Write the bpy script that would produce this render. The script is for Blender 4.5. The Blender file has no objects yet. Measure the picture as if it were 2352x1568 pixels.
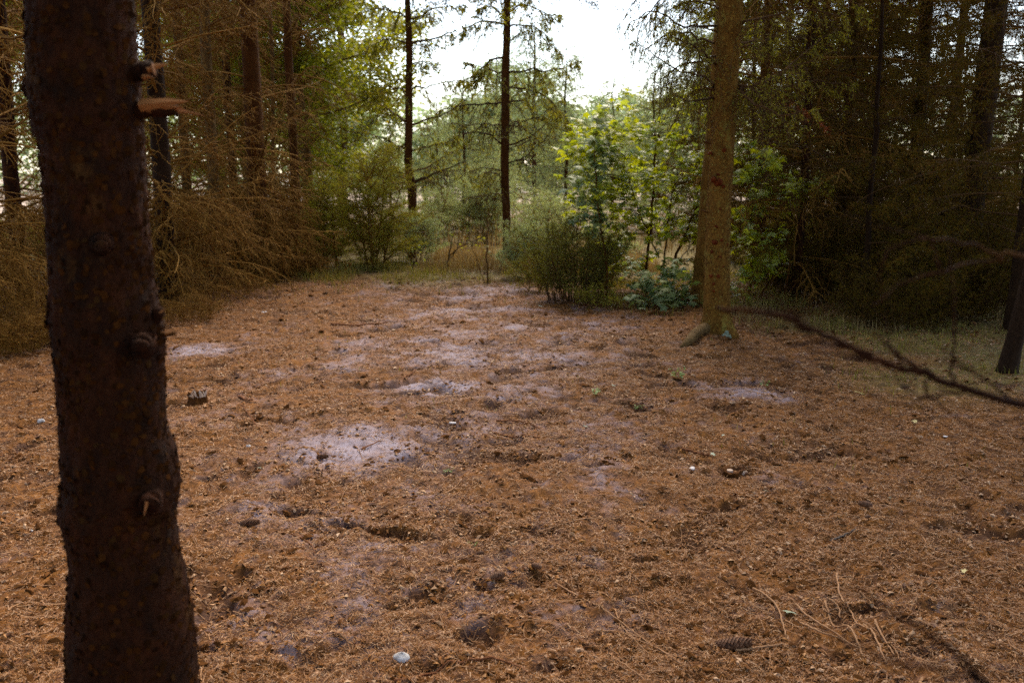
import bpy, math, random
import numpy as np

# ------------------------------------------------------------------ camera, sky, light
scene = bpy.context.scene
PITCH = math.radians(10.0)
CAM_H = 1.6
cam_d = bpy.data.cameras.new("camera")
cam_d.sensor_width = 37.2
cam_d.lens = 35.0
cam_d.clip_start = 0.05
cam_d.clip_end = 3000.0
cam_d.dof.use_dof = True
cam_d.dof.focus_distance = 4.6
cam_d.dof.aperture_fstop = 4.0
cam = bpy.data.objects.new("camera", cam_d)
scene.collection.objects.link(cam)
cam.location = (0, 0, CAM_H)
cam.rotation_euler = (math.pi / 2 - PITCH, 0, 0)
scene.camera = cam

SUN_EL, SUN_AZ = math.radians(52), math.radians(12)      # azimuth from +Y, clockwise
world = bpy.data.worlds.new("World")
scene.world = world
world.use_nodes = True
wn, wl = world.node_tree.nodes, world.node_tree.links
wn.clear()
w_out = wn.new("ShaderNodeOutputWorld")
w_bg = wn.new("ShaderNodeBackground")
w_sky = wn.new("ShaderNodeTexSky")
w_sky.sky_type = 'NISHITA'
w_sky.sun_disc = False
w_sky.sun_elevation = SUN_EL
w_sky.sun_rotation = SUN_AZ
w_sky.dust_density = 1.2
w_sky.ozone_density = 1.0
w_hs = wn.new("ShaderNodeHueSaturation")
w_hs.inputs["Saturation"].default_value = 0.82            # cloud cover takes most of the blue out
w_bg.inputs["Strength"].default_value = 0.105
wl.new(w_sky.outputs[0], w_hs.inputs["Color"])
wl.new(w_hs.outputs[0], w_bg.inputs["Color"])
wl.new(w_bg.outputs[0], w_out.inputs[0])

sun_d = bpy.data.lights.new("sun", 'SUN')
sun_d.energy = 1.5
sun_d.angle = math.radians(40)
sun_d.color = (1.0, 0.84, 0.62)
sun = bpy.data.objects.new("sun", sun_d)
scene.collection.objects.link(sun)
sun.rotation_euler = (math.pi / 2 - SUN_EL, 0, math.pi - SUN_AZ)

scene.view_settings.view_transform = 'Standard'
scene.view_settings.look = 'None'
scene.view_settings.exposure = 2.0
scene.view_settings.gamma = 1.0
scene.render.engine = 'CYCLES'
scene.cycles.use_denoising = False
scene.cycles.max_bounces = 6
scene.cycles.diffuse_bounces = 4
scene.cycles.transmission_bounces = 4
scene.cycles.caustics_reflective = False
scene.cycles.caustics_refractive = False

# ------------------------------------------------------------------ maths helpers
RNG = np.random.default_rng(7)
random.seed(7)
FPX = 35.0 / 37.2 * 2352.0


def ray(px, py):
    """Direction of a point of the view (2352 x 1568 units)."""
    a = (px - 1176.0) / FPX
    b = (784.0 - py) / FPX
    c, s = math.cos(PITCH), math.sin(PITCH)
    return np.array([a, c + b * s, -s + b * c])


def W(px, py, Y):
    d = ray(px, py)
    return np.array([0, 0, CAM_H]) + d * (Y / d[1])


def G(px, py):
    d = ray(px, py)
    p = np.array([0, 0, CAM_H]) + d * (CAM_H / -d[2])
    return p[0], p[1]


def vnoise(x, y, seed=0.0):
    xi, yi = np.floor(x), np.floor(y)
    fx, fy = x - xi, y - yi
    fx = fx * fx * (3 - 2 * fx)
    fy = fy * fy * (3 - 2 * fy)

    def h(a, b):
        v = np.sin(a * 127.1 + b * 311.7 + seed * 74.7) * 43758.5453
        return v - np.floor(v)
    return (h(xi, yi) * (1 - fx) + h(xi + 1, yi) * fx) * (1 - fy) + \
           (h(xi, yi + 1) * (1 - fx) + h(xi + 1, yi + 1) * fx) * fy


def smooth(v, a, b):
    t = np.clip((v - a) / (b - a), 0, 1)
    return t * t * (3 - 2 * t)


def ground_z(x, y):
    x = np.asarray(x, float)
    y = np.asarray(y, float)
    z = 0.07 * (vnoise(x * .33 + 5, y * .33, 1) - .5)
    z += 0.040 * (vnoise(x * 1.3, y * 1.3, 2) - .5)
    z += 0.026 * (vnoise(x * 4.2, y * 4.2, 3) - .5)
    z += 0.022 * (vnoise(x * 10, y * 10, 4) - .5)
    z += 0.014 * (vnoise(x * 26, y * 26, 5) - .5)
    z += 0.010 * (vnoise(x * 60, y * 60, 6) - .5)
    x, y = x + .25 * vnoise(x * 3, y * 3, 15), y + .25 * vnoise(x * 3, y * 3, 16)
    pit = vnoise(x * 3.3 + 9, y * 3.3, 8) * .55 + vnoise(x * 8, y * 8, 9) * .45
    z -= 0.040 * smooth(pit, .62, .84)
    z += 0.022 * smooth(vnoise(x * 5.1, y * 5.1, 12) * .6 + vnoise(x * 15, y * 15, 13) * .4, .66, .86)
    return z


def gz(x, y):
    return float(ground_z(x, y))


def norm(v):
    return v / np.maximum(np.linalg.norm(v, axis=-1, keepdims=True), 1e-9)


class MB:
    """Collects vertices and faces (numpy) for one mesh."""

    def __init__(self):
        self.v, self.f, self.n = [], [], 0

    def add(self, v, f):
        v = np.asarray(v, float).reshape(-1, 3)
        f = np.asarray(f, int)
        if len(v) == 0 or len(f) == 0:
            return self
        self.v.append(v)
        self.f.append(f + self.n)
        self.n += len(v)
        return self

    def tubes(self, P, R, S=3, cap=False):
        P = np.asarray(P, float)
        R = np.asarray(R, float)
        N, K, _ = P.shape
        T = np.empty_like(P)
        T[:, 1:-1] = P[:, 2:] - P[:, :-2]
        T[:, 0] = P[:, 1] - P[:, 0]
        T[:, -1] = P[:, -1] - P[:, -2]
        T = norm(T)
        m = norm(T.mean(1))
        ref = np.where(np.abs(m[:, 2:3]) > .7, np.array([[1., 0, 0]]), np.array([[0., 0, 1.]]))
        U = norm(np.cross(T, ref[:, None, :]))
        V = np.cross(T, U)
        a = np.arange(S) * 2 * math.pi / S
        v = P[:, :, None, :] + R[:, :, None, None] * (np.cos(a)[None, None, :, None] * U[:, :, None, :] + np.sin(a)[None, None, :, None] * V[:, :, None, :])
        i = np.arange(N * K * S).reshape(N, K, S)
        j = np.roll(i, -1, axis=2)
        f = np.stack([i[:, :-1], j[:, :-1], j[:, 1:], i[:, 1:]], -1).reshape(-1, 4)
        n0 = self.n
        self.add(v, f)
        if cap:
            for q in (i[:, 0, ::-1], i[:, -1]):
                self.f.append(q.reshape(-1, S) + n0)
        return self

    def inst(self, tv, tf, pos, X, Y, Z):
        """Copies of a small template; X, Y, Z are (N,3) scaled axes."""
        tv = np.asarray(tv, float)
        v = pos[:, None, :] + tv[None, :, 0:1] * X[:, None] + tv[None, :, 1:2] * Y[:, None] + tv[None, :, 2:3] * Z[:, None]
        off = (np.arange(len(pos)) * len(tv))[:, None, None]
        n0 = self.n
        first = True
        for f in tf:
            f = np.asarray(f, int)
            g = (f[None] + off).reshape(-1, f.shape[1])
            if first:
                self.add(v, g)
                first = False
            else:
                self.f.append(g + n0)
        return self

    def mesh(self, name, mat, smooth_=False):
        me = bpy.data.meshes.new(name)
        v = np.concatenate(self.v) if self.v else np.zeros((0, 3))
        me.vertices.add(len(v))
        me.vertices.foreach_set("co", v.astype(np.float32).ravel())
        tot = np.concatenate([np.full(len(f), f.shape[1]) for f in self.f])
        loops = np.concatenate([f.ravel() for f in self.f])
        start = np.concatenate([[0], np.cumsum(tot)[:-1]])
        me.loops.add(len(loops))
        me.loops.foreach_set("vertex_index", loops.astype(np.int32))
        me.polygons.add(len(tot))
        me.polygons.foreach_set("loop_start", start.astype(np.int32))
        me.polygons.foreach_set("loop_total", tot.astype(np.int32))
        me.polygons.foreach_set("use_smooth", np.full(len(tot), smooth_))
        me.materials.append(mat)
        me.update(calc_edges=True)
        return me


COL = scene.collection


def link(name, me, parent=None, loc=(0, 0, 0), rz=0.0, sc=1.0):
    o = bpy.data.objects.new(name, me)
    COL.objects.link(o)
    o.location = loc
    o.rotation_euler = (0, 0, rz)
    o.scale = (sc, sc, sc)
    if parent:
        o.parent = parent
    return o


def tag(o, label=None, cat=None, group=None, kind=None):
    if label:
        o["label"] = label
    if cat:
        o["category"] = cat
    if group:
        o["group"] = group
    if kind:
        o["kind"] = kind
    return o


def empty(name, loc, rz=0.0):
    return link(name, None, None, loc, rz)


# ------------------------------------------------------------------ materials
def _mat(name):
    m = bpy.data.materials.new(name)
    m.use_nodes = True
    nt = m.node_tree
    nt.nodes.clear()
    out = nt.nodes.new("ShaderNodeOutputMaterial")
    return m, nt, out


def mixc(nt, fac, a, b, typ='MIX'):
    n = nt.nodes.new("ShaderNodeMix")
    n.data_type = 'RGBA'
    n.blend_type = typ
    for sock, val in ((n.inputs[0], fac), (n.inputs[6], a), (n.inputs[7], b)):
        if hasattr(val, "links"):
            nt.links.new(val, sock)
        elif isinstance(val, (tuple, list)):
            sock.default_value = (*val, 1.0)
        else:
            sock.default_value = val
    return n.outputs[2]


def noise(nt, scale, detail=5, rough=.6, vec=None, dist=0.0):
    n = nt.nodes.new("ShaderNodeTexNoise")
    n.inputs["Scale"].default_value = scale
    n.inputs["Detail"].default_value = detail
    n.inputs["Roughness"].default_value = rough
    n.inputs["Distortion"].default_value = dist
    if vec is not None:
        nt.links.new(vec, n.inputs["Vector"])
    return n.outputs[0]


def ramp(nt, fac, a, b, ca=(0, 0, 0), cb=(1, 1, 1)):
    n = nt.nodes.new("ShaderNodeValToRGB")
    n.color_ramp.elements[0].position = a
    n.color_ramp.elements[1].position = b
    n.color_ramp.elements[0].color = (*ca, 1)
    n.color_ramp.elements[1].color = (*cb, 1)
    nt.links.new(fac, n.inputs[0])
    return n.outputs[0]


def coords(nt, scale=(1, 1, 1)):
    tc = nt.nodes.new("ShaderNodeTexCoord")
    mp = nt.nodes.new("ShaderNodeMapping")
    mp.inputs["Scale"].default_value = scale
    nt.links.new(tc.outputs["Object"], mp.inputs["Vector"])
    return mp.outputs[0]


def leaf_mat(name, cols, rough=.5, trans=.35, tcol=None, spec=.35):
    """cols: palette picked per leaf; light passes through."""
    m, nt, out = _mat(name)
    geo = nt.nodes.new("ShaderNodeNewGeometry")
    r = nt.nodes.new("ShaderNodeValToRGB")
    els = r.color_ramp.elements
    els[0].color = (*cols[0], 1)
    els[1].color = (*cols[-1], 1)
    for i, c in enumerate(cols[1:-1]):
        e = els.new((i + 1) / (len(cols) - 1))
        e.color = (*c, 1)
    nt.links.new(geo.outputs["Random Per Island"], r.inputs[0])
    bs = nt.nodes.new("ShaderNodeBsdfPrincipled")
    bs.inputs["Roughness"].default_value = rough
    bs.inputs["Specular IOR Level"].default_value = spec
    nt.links.new(r.outputs[0], bs.inputs["Base Color"])
    if trans > 0:
        tr = nt.nodes.new("ShaderNodeBsdfTranslucent")
        tc = mixc(nt, 1.0, r.outputs[0], tcol or (1.5, 1.5, .6), 'MULTIPLY')
        nt.links.new(tc, tr.inputs[0])
        mx = nt.nodes.new("ShaderNodeMixShader")
        mx.inputs[0].default_value = trans
        nt.links.new(bs.outputs[0], mx.inputs[1])
        nt.links.new(tr.outputs[0], mx.inputs[2])
        nt.links.new(mx.outputs[0], out.inputs[0])
    else:
        nt.links.new(bs.outputs[0], out.inputs[0])
    return m


def bark_mat(name, c1, c2, c3=None, scale=1.0, bump=.6, spot=.64, stretch=(1, 1, .6), cracks=.5):
    m, nt, out = _mat(name)
    co = coords(nt, stretch)
    n1 = noise(nt, 14 * scale, 8, .65, co, .4)
    n2 = noise(nt, 55 * scale, 6, .7, co)
    vo = nt.nodes.new("ShaderNodeTexVoronoi")
    vo.inputs["Scale"].default_value = 55 * scale
    vo.feature = 'DISTANCE_TO_EDGE'
    wv_ = nt.nodes.new("ShaderNodeTexNoise")
    wv_.inputs["Scale"].default_value = 30 * scale
    nt.links.new(co, wv_.inputs["Vector"])
    nt.links.new(mixc(nt, .07, co, wv_.outputs[1], 'ADD'), vo.inputs["Vector"])
    crack = ramp(nt, vo.outputs["Distance"], .0, .12)
    col = mixc(nt, ramp(nt, n1, .35, .68), c1, c2)
    col = mixc(nt, ramp(nt, n2, .3, .75), mixc(nt, 1.0, col, (.55, .5, .45), 'MULTIPLY'), col)
    crk = mixc(nt, cracks, (1, 1, 1), crack)
    col = mixc(nt, crk, mixc(nt, 1.0, col, (.5, .45, .4), 'MULTIPLY'), col)
    if c3:
        n3 = noise(nt, 5.5 * scale, 7, .7, co)
        col = mixc(nt, ramp(nt, n3, spot, spot + .1), col, c3)
    bs = nt.nodes.new("ShaderNodeBsdfPrincipled")
    bs.inputs["Roughness"].default_value = .9
    bs.inputs["Specular IOR Level"].default_value = .15
    nt.links.new(col, bs.inputs["Base Color"])
    h = mixc(nt, 1 - cracks * .8, crack, n2)
    bp = nt.nodes.new("ShaderNodeBump")
    bp.inputs["Strength"].default_value = bump
    bp.inputs["Distance"].default_value = .006
    nt.links.new(h, bp.inputs["Height"])
    nt.links.new(bp.outputs[0], bs.inputs["Normal"])
    nt.links.new(bs.outputs[0], out.inputs[0])
    return m


def ground_mat():
    m, nt, out = _mat("needle_litter_ground")
    co = coords(nt)
    n1 = noise(nt, 2.2, 9, .68, co)
    n2 = noise(nt, 11, 8, .7, co, .5)
    n3 = noise(nt, 70, 5, .75, co)
    col = mixc(nt, ramp(nt, n1, .36, .66), (.19, .070, .007), (.285, .114, .020))
    col = mixc(nt, ramp(nt, n2, .38, .58), (.085, .032, .008), col)
    col = mixc(nt, ramp(nt, n3, .30, .62), mixc(nt, 1.0, col, (.42, .38, .34), 'MULTIPLY'), col)
    n4 = noise(nt, 1.1, 6, .6, co)
    col = mixc(nt, ramp(nt, n4, .60, .74), col, mixc(nt, 1.0, col, (.62, .55, .45), 'MULTIPLY'))
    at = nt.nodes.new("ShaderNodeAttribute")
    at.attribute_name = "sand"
    sand = mixc(nt, n3, (.19, .14, .13), (.42, .38, .47))  # grey sand, its bluish tone a painted sky sheen
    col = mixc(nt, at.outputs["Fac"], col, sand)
    a2 = nt.nodes.new("ShaderNodeAttribute")
    a2.attribute_name = "moss"
    moss = mixc(nt, ramp(nt, n2, .35, .65), (.10, .060, .015), (.15, .14, .03))
    col = mixc(nt, a2.outputs["Fac"], col, moss)
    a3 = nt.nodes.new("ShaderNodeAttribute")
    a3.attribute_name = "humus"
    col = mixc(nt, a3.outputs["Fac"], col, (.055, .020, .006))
    bs = nt.nodes.new("ShaderNodeBsdfPrincipled")
    bs.inputs["Roughness"].default_value = .85
    bs.inputs["Specular IOR Level"].default_value = .2
    nt.links.new(col, bs.inputs["Base Color"])
    bp = nt.nodes.new("ShaderNodeBump")
    bp.inputs["Strength"].default_value = .8
    bp.inputs["Distance"].default_value = .012
    nt.links.new(mixc(nt, .5, n3, n2), bp.inputs["Height"])
    nt.links.new(bp.outputs[0], bs.inputs["Normal"])
    nt.links.new(bs.outputs[0], out.inputs[0])
    return m


M = {
    'ground': ground_mat(),
    'field': leaf_mat('pale_field_soil', [(.34, .25, .17), (.42, .31, .23)], .9, 0),
    'bark_dark': bark_mat('shaded_spruce_bark', (.022, .007, .001), (.066, .017, .0025), (.085, .034, .006), 1.0, 1.0, .58, cracks=.35),  # darker than the bark's own brown, shade put into the base colour
    'bark_mid': bark_mat('spruce_bark', (.135, .060, .008), (.29, .145, .022), (.23, .17, .03), .8, .6, .55, cracks=.3),
    'bark_warm': bark_mat('reddish_bark', (.085, .030, .004), (.15, .056, .010), None, .8, .5),
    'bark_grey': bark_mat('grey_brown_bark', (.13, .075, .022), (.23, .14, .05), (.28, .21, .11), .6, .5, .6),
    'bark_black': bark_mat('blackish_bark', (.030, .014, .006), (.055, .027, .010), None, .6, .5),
    'scar': bark_mat('red_scar', (.16, .030, .004), (.26, .06, .01), None, 2, .5),
    'lichen': bark_mat('pale_lichen', (.34, .42, .30), (.50, .60, .44), None, 1.5, .5),
    'twig': leaf_mat('dead_twig', [(.085, .036, .002), (.17, .078, .006), (.30, .152, .028), (.135, .058, .004)], .85, 0, spec=.15),
    'twig_dark': leaf_mat('dark_twig', [(.05, .026, .009), (.10, .05, .018)], .85, 0, spec=.1),
    'wood': leaf_mat('fresh_split_wood', [(.30, .10, .02), (.38, .15, .04), (.20, .06, .01)], .7, 0),
    'wood_pale': leaf_mat('pale_split_wood', [(.55, .42, .32), (.42, .28, .18)], .7, 0),
    'root': leaf_mat('rootlet', [(.30, .145, .06), (.36, .19, .085), (.24, .11, .04)], .8, 0),
    'stick': bark_mat('stick_bark', (.20, .075, .03), (.33, .14, .06), None, 3, .4),
    'stick_grey': bark_mat('grey_stick', (.16, .13, .11), (.22, .19, .16), None, 3, .4),
    'needle': leaf_mat('spruce_needles', [(.14, .14, .016), (.22, .22, .028), (.31, .28, .04), (.25, .17, .02)], .6, .45, spec=.2),
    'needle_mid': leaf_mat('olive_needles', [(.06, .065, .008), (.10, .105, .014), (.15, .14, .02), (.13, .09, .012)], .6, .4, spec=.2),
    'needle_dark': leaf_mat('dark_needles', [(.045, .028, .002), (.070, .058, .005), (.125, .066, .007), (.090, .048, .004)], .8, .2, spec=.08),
    'needle_teal': leaf_mat('hazy_blue_green_needles', [(.21, .26, .14), (.28, .34, .20), (.38, .41, .20), (.32, .28, .07)], .5, .45, (1.3, 1.35, .8), spec=.3),  # blue-green needles with distance haze painted into the palette
    'leaf': leaf_mat('canopy_leaves', [(.13, .15, .014), (.21, .22, .02), (.31, .31, .03), (.22, .16, .02)], .45, .5),
    'leaf_far': leaf_mat('hazed_far_leaves', [(.22, .28, .17), (.28, .36, .21), (.38, .43, .20), (.26, .32, .24)], .5, .4, (1.2, 1.3, .8)),  # distance haze painted in as paler, bluer leaves
    'maple': leaf_mat('maple_leaves', [(.22, .25, .015), (.32, .34, .02), (.42, .42, .02), (.26, .34, .14), (.36, .37, .015)], .38, .5, (1.5, 1.5, .5), .5),  # the blue-green entry paints sky reflection onto some leaves
    'maple_low': leaf_mat('sky_tinted_maple_leaves', [(.13, .18, .06), (.18, .23, .09), (.24, .26, .06)], .5, .3, (1.3, 1.4, .6), .45),  # sky reflection painted in as a cooler, greyer green
    'grass': leaf_mat('grass_blades', [(.13, .13, .02), (.22, .20, .035), (.28, .21, .06), (.30, .21, .08)], .7, .3, spec=.15),
    'grass_dry': leaf_mat('dry_grass_blades', [(.24, .15, .05), (.33, .23, .09), (.18, .11, .03)], .7, .25, (1.2, 1.1, .8)),
    'litter': leaf_mat('fallen_needles', [(.08, .025, .003), (.22, .078, .008), (.33, .134, .021), (.50, .31, .17), (.14, .044, .003), (.28, .108, .014), (.18, .060, .005)], .6, 0, spec=.3),
    'scales': leaf_mat('bark_scales', [(.015, .005, .001), (.035, .011, .0015), (.06, .019, .003), (.025, .008, .0015), (.045, .018, .004)], .9, 0, spec=.05),
    'scales_mid': leaf_mat('tan_bark_scales', [(.12, .055, .008), (.19, .095, .014), (.26, .14, .022), (.20, .14, .03), (.08, .035, .006)], .85, 0, spec=.1),
    'soil': leaf_mat('dark_soil', [(.045, .016, .003), (.09, .034, .008), (.13, .052, .014), (.07, .026, .005)], .9, 0, spec=.05),
    'cone': leaf_mat('cone_scales', [(.07, .025, .008), (.24, .12, .06), (.13, .05, .018)], .6, 0),
    'stone': bark_mat('white_stone', (.66, .66, .66), (.80, .80, .80), None, 1.0, .15),
    'chip': leaf_mat('pale_chip', [(.62, .55, .50), (.72, .68, .66)], .6, 0),
    'dead_leaf': leaf_mat('fallen_pale_leaf', [(.30, .36, .25), (.38, .44, .32)], .4, .2, (1, 1, .8)),
    'dead_leaf_yellow': leaf_mat('fallen_yellow_leaf', [(.50, .42, .14), (.56, .46, .18)], .5, .2, (1, 1, .8)),
    'red_leaf': leaf_mat('rusty_needles', [(.32, .07, .015), (.42, .11, .02)], .5, .3, (1.3, 1, .7)),
    'sprig': leaf_mat('green_sprig', [(.18, .26, .06), (.28, .36, .12)], .5, .3),
}

# ------------------------------------------------------------------ ground, field
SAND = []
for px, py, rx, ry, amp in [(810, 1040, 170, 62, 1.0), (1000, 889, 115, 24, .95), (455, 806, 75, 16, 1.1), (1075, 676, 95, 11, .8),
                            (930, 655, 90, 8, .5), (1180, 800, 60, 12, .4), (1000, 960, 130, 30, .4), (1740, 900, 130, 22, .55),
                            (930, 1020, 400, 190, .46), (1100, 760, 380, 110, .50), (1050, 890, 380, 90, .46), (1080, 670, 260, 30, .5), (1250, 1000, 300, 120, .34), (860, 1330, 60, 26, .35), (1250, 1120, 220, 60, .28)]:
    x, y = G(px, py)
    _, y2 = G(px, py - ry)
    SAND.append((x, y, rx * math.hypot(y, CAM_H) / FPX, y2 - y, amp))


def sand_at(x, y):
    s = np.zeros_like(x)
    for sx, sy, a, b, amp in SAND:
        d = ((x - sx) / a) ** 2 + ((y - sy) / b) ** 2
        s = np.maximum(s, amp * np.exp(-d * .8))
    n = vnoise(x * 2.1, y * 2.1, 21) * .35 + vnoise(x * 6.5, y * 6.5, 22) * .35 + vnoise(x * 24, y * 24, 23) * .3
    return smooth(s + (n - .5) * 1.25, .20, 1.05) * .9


def moss_at(x, y):
    back = smooth(y + 1.6 * (vnoise(x * .8, y * .8, 31) - .5), 13.0, 15.5)
    # mossy grass band to the right of the big tree
    cx = 2.1 + (y - 7.5) * .18
    right = smooth(x - cx + 1.4 * (vnoise(x * 1.1, y * 1.1, 32) - .5), .2, 1.3) * smooth(y, 6.0, 7.6)
    return np.clip(np.maximum(back * .8, right * .75), 0, 1)


rs = np.concatenate([np.geomspace(.05, 1.2, 26)[:-1], np.geomspace(1.2, 24, 800)[:-1], np.geomspace(24, 900, 60)])
th = np.concatenate([np.linspace(-math.radians(40), math.radians(40), 760)[:-1], np.linspace(math.radians(40), math.radians(320), 90)[:-1]])
Rg, Tg = np.meshgrid(rs, th, indexing='ij')
gx, gy = Rg * np.sin(Tg), Rg * np.cos(Tg)
gzv = ground_z(gx, gy) * (1 - smooth(Rg, 30, 60))
gb = MB()
nr, nt_ = gx.shape
ii = np.arange(nr * nt_).reshape(nr, nt_)
jj = np.roll(ii, -1, axis=1)
gb.add(np.stack([gx, gy, gzv], -1), np.stack([ii[:-1], ii[1:], jj[1:], jj[:-1]], -1).reshape(-1, 4))
gb.f.append(ii[0][::-1].reshape(1, -1))
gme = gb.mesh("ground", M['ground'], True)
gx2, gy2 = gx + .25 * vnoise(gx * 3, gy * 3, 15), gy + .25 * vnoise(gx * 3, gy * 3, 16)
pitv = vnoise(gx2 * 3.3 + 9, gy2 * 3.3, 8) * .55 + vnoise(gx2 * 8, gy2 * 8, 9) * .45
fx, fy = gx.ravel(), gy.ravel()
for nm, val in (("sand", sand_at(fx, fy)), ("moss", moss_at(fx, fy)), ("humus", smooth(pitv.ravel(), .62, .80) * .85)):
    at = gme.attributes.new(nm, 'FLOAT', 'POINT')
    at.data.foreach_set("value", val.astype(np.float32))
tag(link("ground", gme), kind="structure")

fb = MB()
fb.add([(-90, 25, .05), (90, 25, .05), (160, 400, .06), (-160, 400, .06)], [(0, 1, 2, 3)])
tag(link("field", fb.mesh("field", M['field'])), kind="structure")


# ------------------------------------------------------------------ scatter: needle litter, twigs, grass
def polar_pts(n, r0, r1, a=36.0):
    r = np.exp(RNG.uniform(math.log(r0), math.log(r1), n))
    t = np.radians(RNG.uniform(-a, a, n))
    return r * np.sin(t), r * np.cos(t), r


def flat_frames(n, tilt=.3):
    a = RNG.uniform(0, 2 * math.pi, n)
    X = np.stack([np.cos(a), np.sin(a), RNG.normal(0, tilt, n)], -1)
    X = norm(X)
    Z = norm(np.stack([RNG.normal(0, .5, n), RNG.normal(0, .5, n), np.ones(n)], -1))
    Y = norm(np.cross(Z, X))
    return X, Y, np.cross(X, Y)


n = 900000
x, y, r = polar_pts(n, 1.3, 17)
keep = RNG.uniform(0, 1, n) > sand_at(x, y) * .75
keep &= RNG.uniform(0, 1, n) > moss_at(x, y) * .5
dens = vnoise(x * 2.4, y * 2.4, 41) * .5 + vnoise(x * 9, y * 9, 42) * .5
keep &= RNG.uniform(0, 1, n) < .25 + 1.3 * smooth(dens, .3, .65)
x, y, r = x[keep], y[keep], r[keep]
n = len(x)
X, Y, Z = flat_frames(n, .35)
L = RNG.uniform(.004, .0125, n) * (1 + r * .06)
Wd = RNG.uniform(.0009, .0020, n) * (1 + r * .20)
pos = np.stack([x, y, ground_z(x, y) + RNG.uniform(.001, .008, n)], -1)
mb = MB()
mb.inst([(-1, -.5, 0), (1, -.3, 0), (1, .3, 0), (-1, .5, 0)], [[(0, 1, 2, 3)]], pos, X * L[:, None], Y * Wd[:, None], Z)
# crumbs of bark and humus
n = 60000
x, y, r = polar_pts(n, 1.4, 16)
keep = RNG.uniform(0, 1, n) < .12 + smooth(vnoise(x * 3.3 + 9, y * 3.3, 8) * .55 + vnoise(x * 8, y * 8, 9) * .45, .5, .75)
x, y, r = x[keep], y[keep], r[keep]
n = len(x)
X, Y, Z = flat_frames(n, .4)
s = RNG.uniform(.003, .010, n) * (1 + r * .06)
pos = np.stack([x, y, ground_z(x, y) + s * .3], -1)
mb.inst([(-1, -.7, 0), (1, -.5, 0), (.8, .7, .2), (-.7, .6, 0), (0, 0, .9)], [[(0, 1, 4), (1, 2, 4), (2, 3, 4), (3, 0, 4)]],
        pos, X * s[:, None] * 1.4, Y * s[:, None], Z * s[:, None])
tag(link("needle_litter", mb.mesh("needle_litter", M['litter'])), kind="stuff")

mb = MB()
n = 9000
x, y, r = polar_pts(n, 1.6, 15, 34)
keep = RNG.uniform(0, 1, n) < .08 + smooth(vnoise(x * 1.9, y * 1.9, 45) * .5 + vnoise(x * 6, y * 6, 46) * .5, .48, .74)
keep &= RNG.uniform(0, 1, n) > sand_at(x, y) * .8
x, y, r = x[keep], y[keep], r[keep]
n = len(x)
X, Y, Z = flat_frames(n, .3)
s = RNG.uniform(.004, .016, n) * (1 + r * .09)
pos = np.stack([x, y, ground_z(x, y) + s * .15], -1)
mb.inst([(-1, -.5, -.3), (.2, -.9, -.3), (1, -.3, -.3), (.8, .7, -.3), (-.3, .8, -.3), (-1, .3, -.2), (-.3, -.2, .6), (.4, .2, .5)],
        [[(0, 1, 6), (1, 2, 7), (1, 7, 6), (2, 3, 7), (3, 4, 7), (4, 6, 7), (4, 5, 6), (5, 0, 6)]], pos, X * s[:, None] * 1.5, Y * s[:, None], Z * s[:, None])
tag(link("soil_crumbs", mb.mesh("soil_crumbs", M['soil'])), kind="stuff")

# fine rootlets and twig bits
mb = MB()
n = 6000
x, y, r = polar_pts(n, 1.7, 15)
a = RNG.uniform(0, 2 * math.pi, n)
Ln = RNG.uniform(.03, .16, n) * (1 + r * .05)
K = 5
t = np.linspace(-.5, .5, K)
bend = RNG.normal(0, 1.2, n)
ang = a[:, None] + bend[:, None] * t[None]
px_ = x[:, None] + np.cumsum(np.cos(ang), 1) * Ln[:, None] / K
py_ = y[:, None] + np.cumsum(np.sin(ang), 1) * Ln[:, None] / K
P = np.stack([px_, py_, ground_z(px_, py_) + .004 + RNG.uniform(0, .008, (n, K))], -1)
R = (RNG.uniform(.0008, .0024, n) * (1 + r * .06))[:, None] * np.linspace(1, .5, K)[None]
mb.tubes(P, R, 3)
tag(link("twig_litter", mb.mesh("twig_litter", M['root'])), kind="stuff")


def grass_patch(mb, n, fx_, fy_, h0, h1, w, mask=None, lean=.5):
    x, y = fx_(n), fy_(n)
    if mask is not None:
        k = RNG.uniform(0, 1, n) < mask(x, y)
        x, y = x[k], y[k]
    n = len(x)
    a = RNG.uniform(0, 2 * math.pi, n)
    h = RNG.uniform(h0, h1, n)
    b = RNG.uniform(.1, 1, n) * lean * h
    c, s = np.cos(a), np.sin(a)
    z = ground_z(x, y) - .01
    v = np.zeros((n, 5, 3))
    v[:, 0] = np.stack([x - s * w, y + c * w, z], -1)
    v[:, 1] = np.stack([x + s * w, y - c * w, z], -1)
    v[:, 2] = np.stack([x + s * w * .7 + c * b * .35, y - c * w * .7 + s * b * .35, z + h * .6], -1)
    v[:, 3] = np.stack([x - s * w * .7 + c * b * .35, y + c * w * .7 + s * b * .35, z + h * .6], -1)
    v[:, 4] = np.stack([x + c * b, y + s * b, z + h * .95], -1)
    o = (np.arange(n) * 5)[:, None]
    n0 = mb.n
    mb.add(v, np.array([[0, 1, 2, 3]]) + o)
    mb.f.append(np.array([[3, 2, 4]]) + o + n0)


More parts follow.
